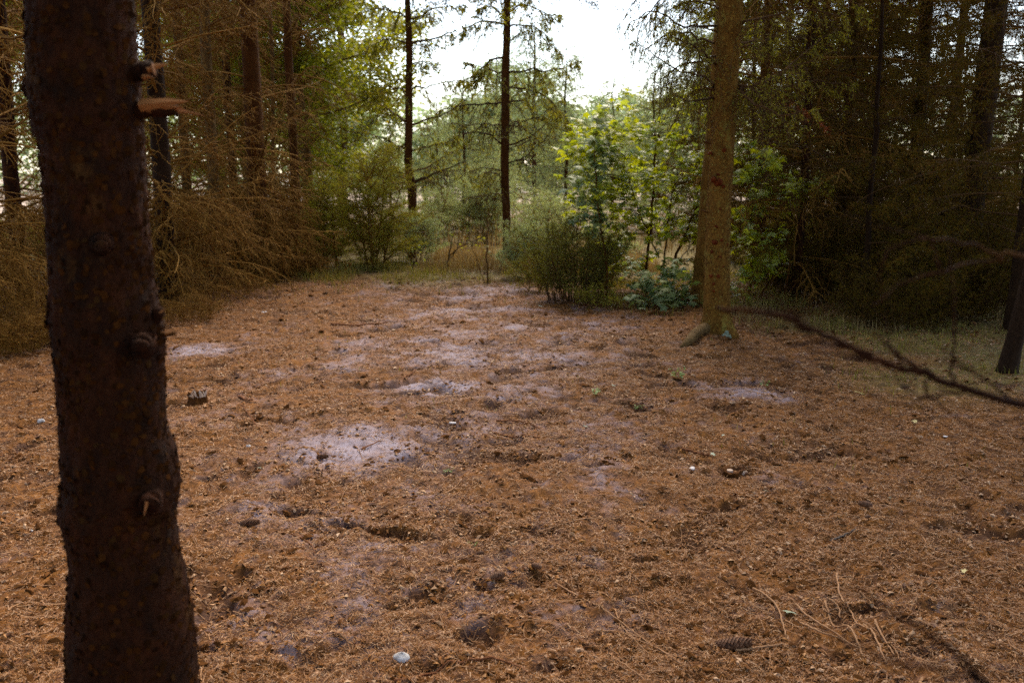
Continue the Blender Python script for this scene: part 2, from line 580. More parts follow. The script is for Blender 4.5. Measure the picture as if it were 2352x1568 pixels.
U = lambda a, b: (lambda n: RNG.uniform(a, b, n))
Nn = lambda m, s_: (lambda n: RNG.normal(m, s_, n))
mb = MB()
clump = lambda x, y: smooth(vnoise(x * 2.3, y * 2.3, 51), .35, .7)
xa, ya = G(745, 640)
xb, yb = G(925, 640)
grass_patch(mb, 11000, Nn((xa + xb) / 2, .75), Nn(15.4, .9), .03, .19, .0035, clump)
grass_patch(mb, 8000, Nn(.5, 1.2), Nn(15, .9), .02, .12, .0035, clump)
grass_patch(mb, 14000, U(1.0, 3.6), U(9.6, 15.5), .03, .16, .0035, lambda x, y: clump(x, y) * smooth(y + x * .9, 12.0, 14.0))
grass_patch(mb, 15000, U(2.2, 6.2), U(6.2, 12), .02, .10, .003, lambda x, y: clump(x, y) * moss_at(x, y))
grass_patch(mb, 1400, U(-3.4, 3.6), U(5, 13), .02, .07, .003, lambda x, y: smooth(vnoise(x * 1.7, y * 1.7, 57), .72, .86))
tag(link("grass", mb.mesh("grass", M['grass'])), kind="stuff")
mb = MB()
grass_patch(mb, 9000, U(2.4, 7.5), U(9.4, 15), .05, .20, .0035, lambda x, y: smooth(vnoise(x * 1.9, y * 1.9, 53), .45, .75))
grass_patch(mb, 26000, U(-14, 16), U(19, 34), .15, .75, .008, lambda x, y: .25 + smooth(vnoise(x * .9, y * .9, 54), .4, .7))
grass_patch(mb, 9000, U(-1.5, 2.4), U(15.2, 19), .08, .35, .005, lambda x, y: .3 + smooth(vnoise(x * 1.9, y * 1.9, 55), .4, .7))
tag(link("dry_grass", mb.mesh("dry_grass", M['grass_dry'])), kind="stuff")


# ------------------------------------------------------------------ tree builders
def curve(p0, az, el, length, droop, K=9, wob=.05, rng=RNG):
    """Polyline leaving p0 and bending down by droop radians."""
    t = np.linspace(0, 1, K)
    e = el - droop * t ** 1.3 + np.cumsum(rng.normal(0, wob, K)) * .6
    a = az + np.cumsum(rng.normal(0, wob, K))
    d = np.stack([np.cos(a) * np.cos(e), np.sin(a) * np.cos(e), np.sin(e)], -1) * length / (K - 1)
    return np.array(p0) + np.concatenate([np.zeros((1, 3)), np.cumsum(d[:-1], 0)])


def bez(pts, K=12, wob=.0):
    """Smooth polyline through a few points."""
    pts = np.asarray(pts, float)
    t = np.linspace(0, len(pts) - 1, K)
    out = []
    m = len(pts)
    for u in t:
        i = min(int(u), m - 2)
        f = u - i
        p0, p1, p2, p3 = pts[max(i - 1, 0)], pts[i], pts[i + 1], pts[min(i + 2, m - 1)]
        out.append(.5 * ((2 * p1) + (-p0 + p2) * f + (2 * p0 - 5 * p1 + 4 * p2 - p3) * f * f + (-p0 + 3 * p1 - 3 * p2 + p3) * f ** 3))
    out = np.array(out)
    if wob:
        out[1:-1] += RNG.normal(0, wob, out[1:-1].shape)
    return out


def at_poly(P, t):
    """Points and tangents at parameters t in 0..1 on one polyline."""
    K = len(P)
    u = np.clip(t, 0, .9999) * (K - 1)
    i = u.astype(int)
    f = (u - i)[:, None]
    return P[i] * (1 - f) + P[i + 1] * f, norm(P[i + 1] - P[i])


def twigs_on(P, gap, len0, len1, t0=.12, hang=.35, K=4, droop=.5, side=.9, up=0.0):
    """Secondary twigs on a branch polyline -> (N,K,3)."""
    L = np.linalg.norm(np.diff(P, axis=0), axis=1).sum()
    n = max(3, int(L / gap))
    t = np.sort(RNG.uniform(t0, 1, n))
    B, T = at_poly(P, t)
    up_ = np.array([0, 0, 1.0])
    S = norm(np.cross(T, up_))
    sg = np.where(np.arange(n) % 2 == 0, 1, -1)[:, None] * RNG.uniform(.5, 1, (n, 1))
    D = norm(T * RNG.uniform(.25, .8, (n, 1)) + S * sg * side + up_ * (up - hang * RNG.uniform(-.3, 1.4, (n, 1))) + RNG.normal(0, .15, (n, 3)))
    l = (len0 + (len1 - len0) * (1 - t)) * RNG.uniform(.45, 1.2, n)
    s = np.linspace(0, 1, K)
    dr = (droop * RNG.uniform(.2, 1.3, n) * l)[:, None]
    Q = B[:, None] + D[:, None] * (l[:, None] * s[None])[..., None]
    Q[:, :, 2] -= dr * s[None] ** 2
    Q[:, 1:] += RNG.normal(0, 1, (n, K - 1, 3)) * (l * .045)[:, None, None]
    return Q, l


def sub_on(Q, l, m, f0, f1, hang=.2, spread=.9):
    """m little twigs on every twig of Q -> (N*m, 2, 3) polylines."""
    N, K, _ = Q.shape
    t = RNG.uniform(.1, 1, (N, m)) * (K - 1) * .9999
    i = t.astype(int)
    f = (t - i)[..., None]
    a = np.arange(N)[:, None]
    B = Q[a, i] * (1 - f) + Q[a, i + 1] * f
    T = norm(Q[a, i + 1] - Q[a, i])
    D = norm(T * .7 + norm(RNG.normal(0, 1, B.shape)) * spread + np.array([0, 0, -hang]))
    ll = (l[:, None] * RNG.uniform(f0, f1, (N, m)))[..., None]
    mid = B + D * ll * .5
    end = B + D * ll + RNG.normal(0, .12, B.shape) * ll
    return np.stack([B, mid, end], 2).reshape(-1, 3, 3)


TRI = [(-.5, 0, 0), (.5, 0, 0), (0, 1, 0)]


def needles_on(mb, Q, per, size, width, spread=.8):
    """Needle blades along polylines Q (N,K,3)."""
    N, K, _ = Q.shape
    t = RNG.uniform(0, 1, (N, per)) * (K - 1) * .9999
    i = t.astype(int)
    f = (t - i)[..., None]
    a = np.arange(N)[:, None]
    B = (Q[a, i] * (1 - f) + Q[a, i + 1] * f).reshape(-1, 3)
    T = norm(Q[a, i + 1] - Q[a, i]).reshape(-1, 3)
    D = norm(T * .8 + norm(RNG.normal(0, 1, B.shape)) * spread)
    S = norm(np.cross(D, RNG.normal(0, 1, B.shape)))
    l = RNG.uniform(.6, 1.3, len(B))[:, None] * size
    mb.inst(TRI, [[(0, 1, 2)]], B, S * width * RNG.uniform(.7, 1.4, (len(B), 1)), D * l, S)


def taper(n, K, r0, r1):
    r0 = np.asarray(r0, float) * np.ones(n)
    return r0[:, None] * (1 - (1 - r1) * np.linspace(0, 1, K)[None])


def dead_mesh(name, nb, z0, z1, l0, l1, gap=.075, sub=5, thick=1.0, mat='twig', az0=0, az1=2 * math.pi, el=(-.15, .6)):
    mb = MB()
    for k in range(nb):
        z = RNG.uniform(z0, z1)
        az = RNG.uniform(az0, az1)
        L = RNG.uniform(l0, l1)
        P = curve((0, 0, z), az, RNG.uniform(*el), L, RNG.uniform(-.2, 1.2), 9, .12)
        mb.tubes(P[None], taper(1, 9, RNG.uniform(.008, .014) * thick, .25), 4)
        Q, l = twigs_on(P, gap, .14, .55, .1, .5, 5, .7)
        Q[:, 1:] += RNG.normal(0, 1, Q[:, 1:].shape) * (l * .05)[:, None, None]
        mb.tubes(Q, taper(len(Q), 5, .0042 * thick, .5), 3)
        S = sub_on(Q, l, sub, .18, .6, .3)
        mb.tubes(S, taper(len(S), 3, .0028 * thick, .6), 3)
    return mb.mesh(name, M[mat])


def green_mesh(name, nb, z0, z1, rfun, mat='needle', gap=.09, sub=4, nsz=.045, nw=.007, per=9, el=(-.1, .35), droop=(.2, .7), bare=.0, twl=.45):
    """Live conifer crown: twigs and needles in one mesh each."""
    tb, nb_ = MB(), MB()
    for k in range(nb):
        f = (k + RNG.uniform()) / nb
        z = z0 + (z1 - z0) * f
        az = k * 2.4 + RNG.uniform(-.4, .4)
        L = rfun(f) * RNG.uniform(.75, 1.15)
        P = curve((0, 0, z), az, RNG.uniform(*el), L, RNG.uniform(*droop), 8, .06)
        tb.tubes(P[None], taper(1, 8, .005 + L * .0035, .2), 4)
        Q, l = twigs_on(P, gap, .10, twl, max(.12, bare), .45, 4, .5)
        tb.tubes(Q, taper(len(Q), 4, .004, .4), 3)
        S = sub_on(Q, l, sub, .25, .6, .35, .7)
        needles_on(nb_, Q, per, nsz, nw)
        needles_on(nb_, S, max(4, per // 2), nsz, nw)
    return tb.mesh(name + "_wood", M['twig_dark']), nb_.mesh(name, M[mat])


def trunk_mesh(name, pts, rad, mat, S=20, K=60, rough=.04, flare=.0, base=(0, 0, 0), lumps=0.0, seed=0):
    """Trunk through pts (relative to the base)."""
    P = bez(pts, K)
    R = np.interp(np.linspace(0, 1, K), np.linspace(0, 1, len(rad)), rad)
    mb = MB()
    mb.tubes(P[None], R[None], S, True)
    v = mb.v[0].reshape(K, S, 3)
    c = P[:, None, :]
    d = v - c
    a = np.arange(S) / S * 2 * math.pi
    z = P[:, 2][:, None]
    sc = .35 / max(rad)
    n1 = vnoise(np.cos(a)[None] * 2 + 10 + z * 0, np.sin(a)[None] * 2 + z * 5, 61 + seed) - .5
    n2 = vnoise(np.cos(a)[None] * 6 + 20 + z * 0, np.sin(a)[None] * 6 + z * 18, 62 + seed) - .5
    n3 = vnoise(np.cos(a)[None] * 16 + 40, np.sin(a)[None] * 16 + z * 60, 63 + seed) - .5
    k = 1 + rough * (1.6 * n1 + 1.1 * n2 + .7 * n3)
    if lumps:
        k += lumps * smooth(vnoise(np.cos(a)[None] * 2.5 + 30, np.sin(a)[None] * 2.5 + z * 4.5, 64 + seed), .68, .95)
    if flare:
        fl = np.exp(-np.maximum(z - P[0, 2], 0) / .16)
        lob = .6 + .4 * np.cos(a * 4 + 1.3)[None] + .3 * np.cos(a * 7)[None]
        k = k + flare * fl * lob
    mb.v[0] = (c + d * k[..., None]).reshape(-1, 3)
    return mb.mesh(name, M[mat], True)


def simple_trunk(H, r, bark, lean=(0, 0), wob=.04, S=12, flare=.35, seed=0):
    K = 8
    z = np.linspace(-.1, H, K)
    pts = np.stack([lean[0] * z + RNG.normal(0, wob, K), lean[1] * z + RNG.normal(0, wob, K), z], -1)
    pts[0, :2] = 0
    return trunk_mesh("trunk", pts, [r * 1.1, r, r * .93, r * .85, r * .75, r * .6, r * .4, r * .12], bark, S, 46, .07, flare, seed=seed)


def place(name, label, cat, x, y, trunk, crowns, group=None, rz=0.0, sc=1.0):
    """A tree: Empty at its base, trunk, and crown parts [(part name, mesh, turn)]."""
    e = empty(name, (x, y, gz(x, y)), rz)
    e.scale = (sc, sc, sc)
    tag(e, label, cat, group)
    if trunk:
        link("trunk", trunk, e)
    for nm, me, tr in crowns:
        link(nm, me, e, rz=tr)
    return e


# ------------------------------------------------------------------ the foreground trunk
FY = 1.95
edge = [(-260, 52, 268), (-120, 60, 284), (0, 68, 300), (100, 70, 306), (200, 72, 313), (283, 82, 320), (320, 97, 323), (400, 105, 328), (523, 118, 336), (647, 123, 347),
        (713, 120, 362), (780, 130, 372), (863, 140, 371), (1003, 147, 380), (1043, 150, 395), (1110, 158, 406), (1167, 150, 400), (1210, 163, 400),
        (1260, 170, 405), (1360, 170, 425), (1427, 165, 437), (1520, 163, 442), (1640, 160, 456)]
fp, fr = [], []
for py, l, r in edge:
    a, b = W(l, py, FY), W(r, py, FY)
    fp.append((a + b) / 2)
    fr.append(np.linalg.norm(b - a) / 2)
top = fp[0]
fp = [top + np.array([-.25, .1, 6.5]), top + np.array([-.1, .03, 2.5])] + fp
fr = [.03, .085] + fr
low = fp[-1]
fp.append(np.array([low[0] + .02, low[1], -.08]))
fr.append(fr[-1] * 1.3)
fp = np.array(fp[::-1])
fr = fr[::-1]
base = np.array([fp[0][0], fp[0][1], 0.0])
tree = empty("spruce_tree", tuple(base))
tag(tree, "thick dark foreground trunk with snapped branch stubs, close at the left of the clearing", "tree")
zs = fp[:, 2]
Kf = 330
# resample evenly in the visible part
P = fp - base
Pd = np.stack([np.interp(np.concatenate([np.linspace(zs[0], 2.6, 300), np.linspace(2.6, zs[-1], 31)[1:]]), zs, P[:, i]) for i in range(3)], -1)
Rd = np.interp(np.concatenate([np.linspace(zs[0], 2.6, 300), np.linspace(2.6, zs[-1], 31)[1:]]), zs, fr)
mb = MB()
S = 110
mb.tubes(Pd[None], Rd[None], S)
v = mb.v[0].reshape(len(Pd), S, 3)
d = v - Pd[:, None]
a = np.arange(S) / S * 2 * math.pi
z = Pd[:, 2][:, None]
k = 1 + .05 * (vnoise(np.cos(a)[None] * 3 + 7, np.sin(a)[None] * 3 + z * 9, 71) - .5) + .045 * (vnoise(np.cos(a)[None] * 9 + 7, np.sin(a)[None] * 9 + z * 34, 72) - .5) \
    + .035 * (vnoise(np.cos(a)[None] * 22 + 17, np.sin(a)[None] * 22 + z * 90, 73) - .5) + .02 * (vnoise(np.cos(a)[None] * 50 + 17, np.sin(a)[None] * 50 + z * 190, 74) - .5)
k += .035 * smooth(vnoise(np.cos(a)[None] * 3.2 + 30, np.sin(a)[None] * 3.2 + z * 7, 75), .74, .95)
mb.v[0] = (Pd[:, None] + d * k[..., None]).reshape(-1, 3)
surf = mb.v[0].reshape(len(Pd), S, 3)
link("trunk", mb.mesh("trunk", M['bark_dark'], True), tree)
# loose scales of bark
n = 5200
ki = RNG.integers(8, 296, n)
si = RNG.integers(0, S, n)
B = surf[ki, si]
nrm = norm(B - Pd[ki])
tn = norm(np.cross(np.array([0, 0, 1.0]), nrm))
up_ = norm(np.cross(nrm, tn) + nrm * RNG.normal(0, .35, (n, 1)))
tn = norm(tn + nrm * RNG.normal(0, .25, (n, 1)))
sz = RNG.uniform(.003, .010, n)[:, None]
fm = MB()
fm.inst([(-.8, -.6, -.2), (0, -.9, .15), (.9, -.4, -.1), (.7, .7, .2), (-.1, 1, .1), (-.9, .5, -.1)], [[(0, 1, 2, 3, 4, 5)]], B + nrm * .0012, tn * sz, up_ * sz, nrm * sz)
link("bark_scales", fm.mesh("bark_scales", M['scales']), tree)


def stub(parent, base_, p0, p1, r0, r1, mat='bark_dark', splinters=None, K=9, S=12, bent=.0):
    """Snapped branch stub from p0 to p1, with optional splinters."""
    mb = MB()
    P = np.linspace(p0, p1, K) - base_
    P[1:-1] += RNG.normal(0, r0 * .07, (K - 2, 3))
    R = np.linspace(r0, r1, K) * (1 + RNG.normal(0, .09, K))
    R[0] *= 1.35
    mb.tubes(P[None], R[None], S, True)
    mb.v[0] += RNG.normal(0, r0 * .06, mb.v[0].shape)
    o = link("branch_stub", mb.mesh("branch_stub", M[mat], True), parent)
    if splinters:
        sb = MB()
        for q0, q1, w in splinters:
            PP = bez([q0 - base_, (q0 + q1) / 2 - base_ + RNG.normal(0, w * .3, 3), q1 - base_], 7)
            sb.tubes(PP[None], np.array([[w, w * .95, w * .8, w * .7, w * .45, w * .25, w * .08]]), 5, True)
        link("splinter", sb.mesh("splinter", M['wood']), o)
    return o


w = lambda px, py, dy=0.0: W(px, py, FY + dy)
stub(tree, base, w(300, 170), w(352, 158, -.02), .021, .015, 'bark_dark', [(w(340, 160, -.03), w(386, 148, -.04), .008), (w(350, 150, -.03), w(358, 175, -.05), .005), (w(330, 178, -.03), w(354, 180, -.04), .006)])
stub(tree, base, w(305, 250), w(405, 250, -.03), .018, .012, 'bark_dark',
     [(w(325, 243, -.02), w(432, 233, -.05), .0125), (w(340, 250, -.02), w(436, 256, -.045), .009), (w(410, 256, -.04), w(474, 268, -.06), .0035), (w(350, 240, -.02), w(420, 247, -.05), .009)])
stub(tree, base, w(352, 745), w(364, 712, -.03), .014, .010, 'bark_dark', [(w(362, 722, -.03), w(379, 710, -.03), .003)])
stub(tree, base, w(366, 768), w(400, 766, -.02), .007, .004, 'bark_warm', [(w(380, 766, -.02), w(412, 760, -.02), .003)])
stub(tree, base, w(92, 200), w(76, 205, -.02), .026, .016)
stub(tree, base, w(160, 1165), w(138, 1160, -.02), .018, .006)
stub(tree, base, w(160, 1065), w(148, 1066, -.02), .018, .006)
stub(tree, base, w(330, 790, -.08), w(322, 800, -.115), .024, .014)
stub(tree, base, w(345, 1150, -.07), w(345, 1160, -.115), .026, .015, 'bark_dark', [(w(338, 1150, -.115), w(330, 1185, -.12), .004)])
stub(tree, base, w(235, 560, -.09), w(232, 565, -.115), .018, .010)
# pale flakes of lichen on the bark
lb = MB()
for k in range(60):
    cx, cy = RNG.normal(318, 14), RNG.normal(870, 55)
    p = w(cx, cy, -.1) - base
    s_ = RNG.uniform(.002, .006)
    q = RNG.normal(0, 1, (1, 3))
    lb.inst([(-1, -1, 0), (1, -.8, 0), (.9, 1, .3), (-1, .8, 0)], [[(0, 1, 2, 3)]], p[None], np.array([[s_, 0, 0]]), np.array([[0, .2 * s_, s_ * 1.3]]), np.array([[0, -s_, 0]]))
# crown high overhead
dm_near = green_mesh("crown", 46, 4.2, 8.6, lambda f: 2.6 * (1 - f) + .4, 'needle_dark', .12, 3, .07, .012, 9)
link("crown_wood", dm_near[0], tree)
link("crown", dm_near[1], tree)

# ------------------------------------------------------------------ big tree on the right
bx, by = G(1647, 762)
BY = by
ed = [(-500, 1682, 1732), (-200, 1661, 1716), (37, 1650, 1705), (200, 1641, 1694), (333, 1631, 1686), (467, 1624, 1679), (560, 1620, 1675), (647, 1618, 1676), (720, 1616, 1677), (752, 1611, 1682)]
pp, rr = [], []
for py, l, r in ed:
    a_, b_ = W(l, py, BY), W(r, py, BY)
    pp.append((a_ + b_) / 2)
    rr.append(np.linalg.norm(b_ - a_) / 2)
pp = [pp[0] + np.array([.2, 0, 5.0])] + pp + [np.array([bx, by, -.06])]
rr = [.03] + rr + [rr[-1] * 1.08]
bbase = np.array([bx, by, gz(bx, by)])
big = empty("spruce_tree", tuple(bbase))
tag(big, "stout spruce with red branch scars and a pale lichen patch at its foot", "tree")
pp, rr = np.array(pp[::-1]) - bbase, rr[::-1]
zz = pp[:, 2]
zq = np.concatenate([np.linspace(zz[0], 3.4, 200), np.linspace(3.4, zz[-1], 30)[1:]])
Pd = np.stack([np.interp(zq, zz, pp[:, i]) for i in range(3)], -1)
Rd = np.interp(zq, zz, rr)
mb = MB()
S = 64
mb.tubes(Pd[None], Rd[None], S)
v = mb.v[0].reshape(len(Pd), S, 3)
d = v - Pd[:, None]
a = np.arange(S) / S * 2 * math.pi
z = Pd[:, 2][:, None]
k = 1 + .05 * (vnoise(np.cos(a)[None] * 3 + 7, np.sin(a)[None] * 3 + z * 5, 81) - .5) + .05 * (vnoise(np.cos(a)[None] * 12 + 7, np.sin(a)[None] * 12 + z * 40, 82) - .5)
k = k + .38 * np.exp(-np.maximum(z, 0) / .07) * (.7 + .5 * np.cos(a * 3 + .6)[None] + .3 * np.cos(a * 5)[None])
mb.v[0] = (Pd[:, None] + d * k[..., None]).reshape(-1, 3)
link("trunk", mb.mesh("trunk", M['bark_mid'], True), big)
surf = mb.v[0].reshape(len(Pd), S, 3)
n = 3600
ki = RNG.integers(4, 196, n)
si = RNG.integers(0, S, n)
B = surf[ki, si]
nrm = norm(B - Pd[ki])
tn = norm(np.cross(np.array([0, 0, 1.0]), nrm))
up_ = norm(np.cross(nrm, tn) + nrm * RNG.normal(0, .3, (n, 1)))
sz = RNG.uniform(.005, .013, n)[:, None]
fm = MB()
fm.inst([(-.8, -.6, -.2), (0, -.9, .15), (.9, -.4, -.1), (.7, .7, .2), (-.1, 1, .1), (-.9, .5, -.1)], [[(0, 1, 2, 3, 4, 5)]], B + nrm * .002, norm(tn + nrm * RNG.normal(0, .3, (n, 1))) * sz, up_ * sz, nrm * sz)
link("bark_scales", fm.mesh("bark_scales", M['scales_mid']), big)
for zk, azk, lk in [(2.62, -.3, .10), (2.35, 3.3, .13), (2.0, -.1, .06), (1.85, 3.0, .07), (1.42, .2, .07), (1.18, 3.4, .05), (2.9, 3.1, .16), (2.75, .1, .14)]:
    q = np.array([np.interp(zk, zz, pp[:, 0]), np.interp(zk, zz, pp[:, 1]), zk])
    dv_ = np.array([math.cos(azk), math.sin(azk), .25])
    mb = MB()
    mb.tubes(np.stack([q + dv_ * .08, q + dv_ * .13, q + dv_ * (.13 + lk)])[None], np.array([[.016, .010, .005]]), 8, True)
    link("branch_stub", mb.mesh("branch_stub", M['bark_warm'], True), big)
# root reaching left along the ground
rp = [W(1628, 752, BY - .03), np.array([*G(1600, 775), .05]), np.array([*G(1580, 792), .03]), np.array([*G(1560, 796), -.03])]
mb = MB()
mb.tubes(bez(rp, 12)[None] - bbase, np.array([[.06, .06, .058, .055, .052, .05, .046, .04, .034, .028, .02, .012]]), 10)
link("root", mb.mesh("root", M['bark_grey'], True), big)
mb = MB()
for px, py, s_ in [(1668, 775, .030), (1672, 783, .035), (1664, 785, .028), (1676, 778, .026), (1670, 768, .02), (1660, 778, .02), (1678, 787, .024)]:
    p = W(px, py - 4, BY - .20) - bbase
    n_ = 9
    aa = np.arange(n_) / n_ * 2 * math.pi
    rr_ = s_ * RNG.uniform(.7, 1.15, n_)
    ring = np.stack([p[0] + rr_ * np.cos(aa), np.full(n_, p[1]), p[2] + rr_ * np.sin(aa)], -1)
    mb.add(np.concatenate([ring, [p + np.array([0, -.03, 0])], ring + np.array([0, .05, 0])]),
           [(i, (i + 1) % n_, n_) for i in range(n_)])
    mb.f.append(np.array([(i, i + n_ + 1, (i + 1) % n_ + n_ + 1, (i + 1) % n_) for i in range(n_)]) + mb.n - (2 * n_ + 1))
link("lichen_patch", mb.mesh("lichen_patch", M['lichen'], True), big)
for px, py, s_ in [(1664, 345, .016), (1632, 352, .013), (1650, 400, .008), (1652, 418, .022), (1640, 412, .018), (1662, 428, .014), (1646, 520, .009), (1643, 556, .016), (1658, 552, .012), (1636, 578, .01),
                   (1654, 590, .008), (1650, 634, .013), (1634, 634, .011), (1640, 652, .010), (1640, 668, .009), (1662, 612, .008), (1676, 412, .012), (1672, 562, .010), (1655, 480, .007)]:
    p = W(px, py, BY - .128)
    off = (px - 1650) / 26.0
    p[1] += .06 * off * off
    s_ *= 1.35
    mb = MB()
    q = p - bbase
    dirn = np.array([off * .5, -1, .15])
    Pq = np.stack([q - dirn * .03, q, q + dirn * s_ * .8, q + dirn * s_ * 1.3])
    mb.tubes(Pq[None], np.array([[s_ * 1.5, s_ * 1.15, s_ * .8, s_ * .35]]), 9, True)
    mb.v[0] += RNG.normal(0, s_ * .12, mb.v[0].shape)
    link("branch_scar", mb.mesh("branch_scar", M['scar'], True), big)

tb, nb = MB(), MB()


def limb(tb, nb, pts, r0, gap=.07, tw=(.08, .4), sub=4, per=6, needles=1.0, nsz=.04, nw=.006, hang=.5, bare=.1, K=12, droop=.6, origin=None, thick=1.0):
    o_ = origin if origin is not None else np.zeros(3)
    P = bez(pts, K, .012) - o_
    tb.tubes(P[None], taper(1, K, r0, .22), 5)
    Q, l = twigs_on(P, gap, tw[0], tw[1], bare, hang, 4, droop)
    tb.tubes(Q, taper(len(Q), 4, .0036 * thick, .5), 3)
    S_ = sub_on(Q, l, sub, .2, .55, hang * .7)
    tb.tubes(S_, taper(len(S_), 3, .0022 * thick, .6), 3)
    if nb is not None and needles > 0:
        k = RNG.uniform(0, 1, len(Q)) < needles
        if k.any():
            needles_on(nb, Q[k], per, nsz, nw)
        k = RNG.uniform(0, 1, len(S_)) < needles
        if k.any():
            needles_on(nb, S_[k], max(2, per // 2), nsz, nw)


wb = lambda px, py, dy=0.0: W(px, py, BY + dy)
for pts in [[wb(1690, 200), wb(1770, 185, .2), wb(1850, 120, .5), wb(1930, 60, .8)], [wb(1690, 195), wb(1740, 195, -.2), wb(1800, 160, -.5), wb(1880, 130, -.8)],
            [wb(1690, 205), wb(1750, 215, .3), wb(1850, 190, .6), wb(1960, 190, .9)], [wb(1640, 195), wb(1590, 170, .2), wb(1520, 140, .4), wb(1450, 90, .5)],
            [wb(1640, 100), wb(1590, 80, .3), wb(1530, 80, .6), wb(1480, 120, .8)], [wb(1640, 200), wb(1600, 210, .5), wb(1560, 230, 1.0)],
            [wb(1650, 20), wb(1600, 0, .3), wb(1540, 20, .7), wb(1500, 80, .9)], [wb(1650, -40), wb(1580, -50, .3), wb(1480, -20, .7), wb(1420, 60, .9)],
            [wb(1700, 60), wb(1760, 40, -.3), wb(1840, 20, -.6), wb(1950, 40, -.8)], [wb(1700, -20), wb(1800, -50, .1), wb(1900, -30, .2), wb(2000, 30, .2)],
            [wb(1690, 100), wb(1740, 90, .5), wb(1800, 80, .9)], [wb(1645, 60), wb(1580, 60, -.2), wb(1500, 30, -.4), wb(1440, 60, -.5)], [wb(1645, 130), wb(1570, 150, .2), wb(1500, 190, .3)], [wb(1645, 0), wb(1560, -20, 0), wb(1490, 30, 0), wb(1450, 120, 0)], [wb(1645, 150), wb(1600, 110, -.3), wb(1540, 80, -.6)],
            [wb(1640, 225), wb(1580, 230, -.2), wb(1530, 200, -.4)], [wb(1700, 200), wb(1730, 240, -.3), wb(1800, 260, -.6), wb(1880, 250, -.8)]]:
    limb(tb, nb, pts, .014, .035, (.10, .46), 6, 8, .8, .038, .006, .85, .10, origin=bbase, droop=1.1)
link("dead_branches", tb.mesh("dead_branches", M['twig_dark']), big)
link("hanging_needles", nb.mesh("hanging_needles", M['needle']), big)
gcA = green_mesh("crown", 64, 3.6, 9.5, lambda f: 2.7 * (1 - f) + .3, 'needle', .12, 3, .07, .012, 8)
link("crown_wood", gcA[0], big)
link("crown", gcA[1], big)

# second trunk just behind it
sx, sy = G(1604, 697)
sb_ = np.array([sx, sy, gz(sx, sy)])
ws = lambda px, py: W(px, py, sy) - sb_
st = empty("spruce_tree", tuple(sb_))
tag(st, "darker slim trunk showing along the left edge of the stout spruce, just behind it", "tree")
link("trunk", trunk_mesh("trunk", [(0, 0, -.1), ws(1612, 640), ws(1620, 560), ws(1628, 450), ws(1640, 300), ws(1655, 100), ws(1675, -200), ws(1700, -900)],
                         [.125, .11, .105, .10, .095, .09, .07, .03], 'bark_mid', 24, 90, .1, .25), st)
link("crown", gcA[1], st, rz=1.9)

# ------------------------------------------------------------------ shared conifer crowns
DV = [dead_mesh("dead_branches", 50, .35, 5.2, .9, 2.0, .085, 3, 1.25), dead_mesh("dead_branches", 50, .30, 5.2, .8, 1.8, .085, 3, 1.25), dead_mesh("dead_branches", 42, .5, 5.4, .7, 1.6, .085, 3, 1.25)]
DLOW = dead_mesh("dead_branches", 44, .12, 1.5, .8, 1.6, .075, 4, 1.2, el=(-.25, .3))
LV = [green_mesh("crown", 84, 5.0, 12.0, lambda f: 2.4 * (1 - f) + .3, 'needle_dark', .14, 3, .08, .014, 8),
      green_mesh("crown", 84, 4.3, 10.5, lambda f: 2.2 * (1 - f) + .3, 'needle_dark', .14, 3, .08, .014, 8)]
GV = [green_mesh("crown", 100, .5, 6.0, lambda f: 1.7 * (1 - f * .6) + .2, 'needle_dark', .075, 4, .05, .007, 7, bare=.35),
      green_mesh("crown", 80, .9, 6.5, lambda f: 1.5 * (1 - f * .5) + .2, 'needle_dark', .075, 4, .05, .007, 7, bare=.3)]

# left row: dead lower limbs, one tree after another
# (px, base py, radius, bark, label, dead variants, live variant)
left = [
    (593, 640, .135, 'bark_warm', "thickest brown trunk of the dead-limbed spruce row at the left", (0, 3), 0),
    (498, 655, .075, 'bark_grey', "thin grey-brown trunk with dead twigs, left neighbour of the row's thickest trunk", (1, 3), 1),
    (388, 700, .105, 'bark_black', "blackish trunk wrapped in tangled dead branches, just right of the foreground trunk", (2, 0, 3), 0),
    (683, 606, .075, 'bark_warm', "slim spruce in front of the leafy canopy, right of the left row's thickest trunk", (2,), 1),
    (636, 600, .035, 'bark_grey', "pole-thin dead spruce between two thicker trunks of the left row", (1,), None),
    (300, 640, .10, 'bark_dark', "dead-limbed spruce hidden behind the foreground trunk", (0,), 1),
    (60, 690, .09, 'bark_dark', "spruce thick with arching dead limbs seen left of the foreground trunk", (1, 3), 0),
    (-70, 780, .11, 'bark_dark', "spruce at the left margin whose dead limbs droop near the ground", (0, 3), 1),
    (190, 625, .09, 'bark_dark', "spruce far back behind the foreground trunk with bare twigs", (2,), 0),
    (440, 612, .08, 'bark_grey', "grey spruce deep in the left row, half lost in brown twigs", (0, 1), 1),
    (545, 590, .08, 'bark_dark', "dark spruce deep behind the thickest trunk of the left row", (1,), 0),
]
DVX = DV + [DLOW]
for i, (px, py, r_, bk, lab, dv, lv) in enumerate(left):
    x, y = G(px, py)
    e = place("spruce_tree", lab, "tree", x, y, simple_trunk(12.0, r_, bk, (RNG.normal(0, .008), RNG.normal(0, .008)), .02 if r_ > .05 else .05, 16, .3, seed=i),
              [("dead_branches", DVX[j], i * 1.7 + j) for j in dv] + ([("dead_branches", DLOW, i * 2.3 + 1)] if i in (0, 4, 9, 10) else []), "spruces with dead lower limbs on the left", 0)
    if lv is not None and i in (0, 2, 7, 10):
        link("crown", LV[lv][1], e, rz=i * 2.1)

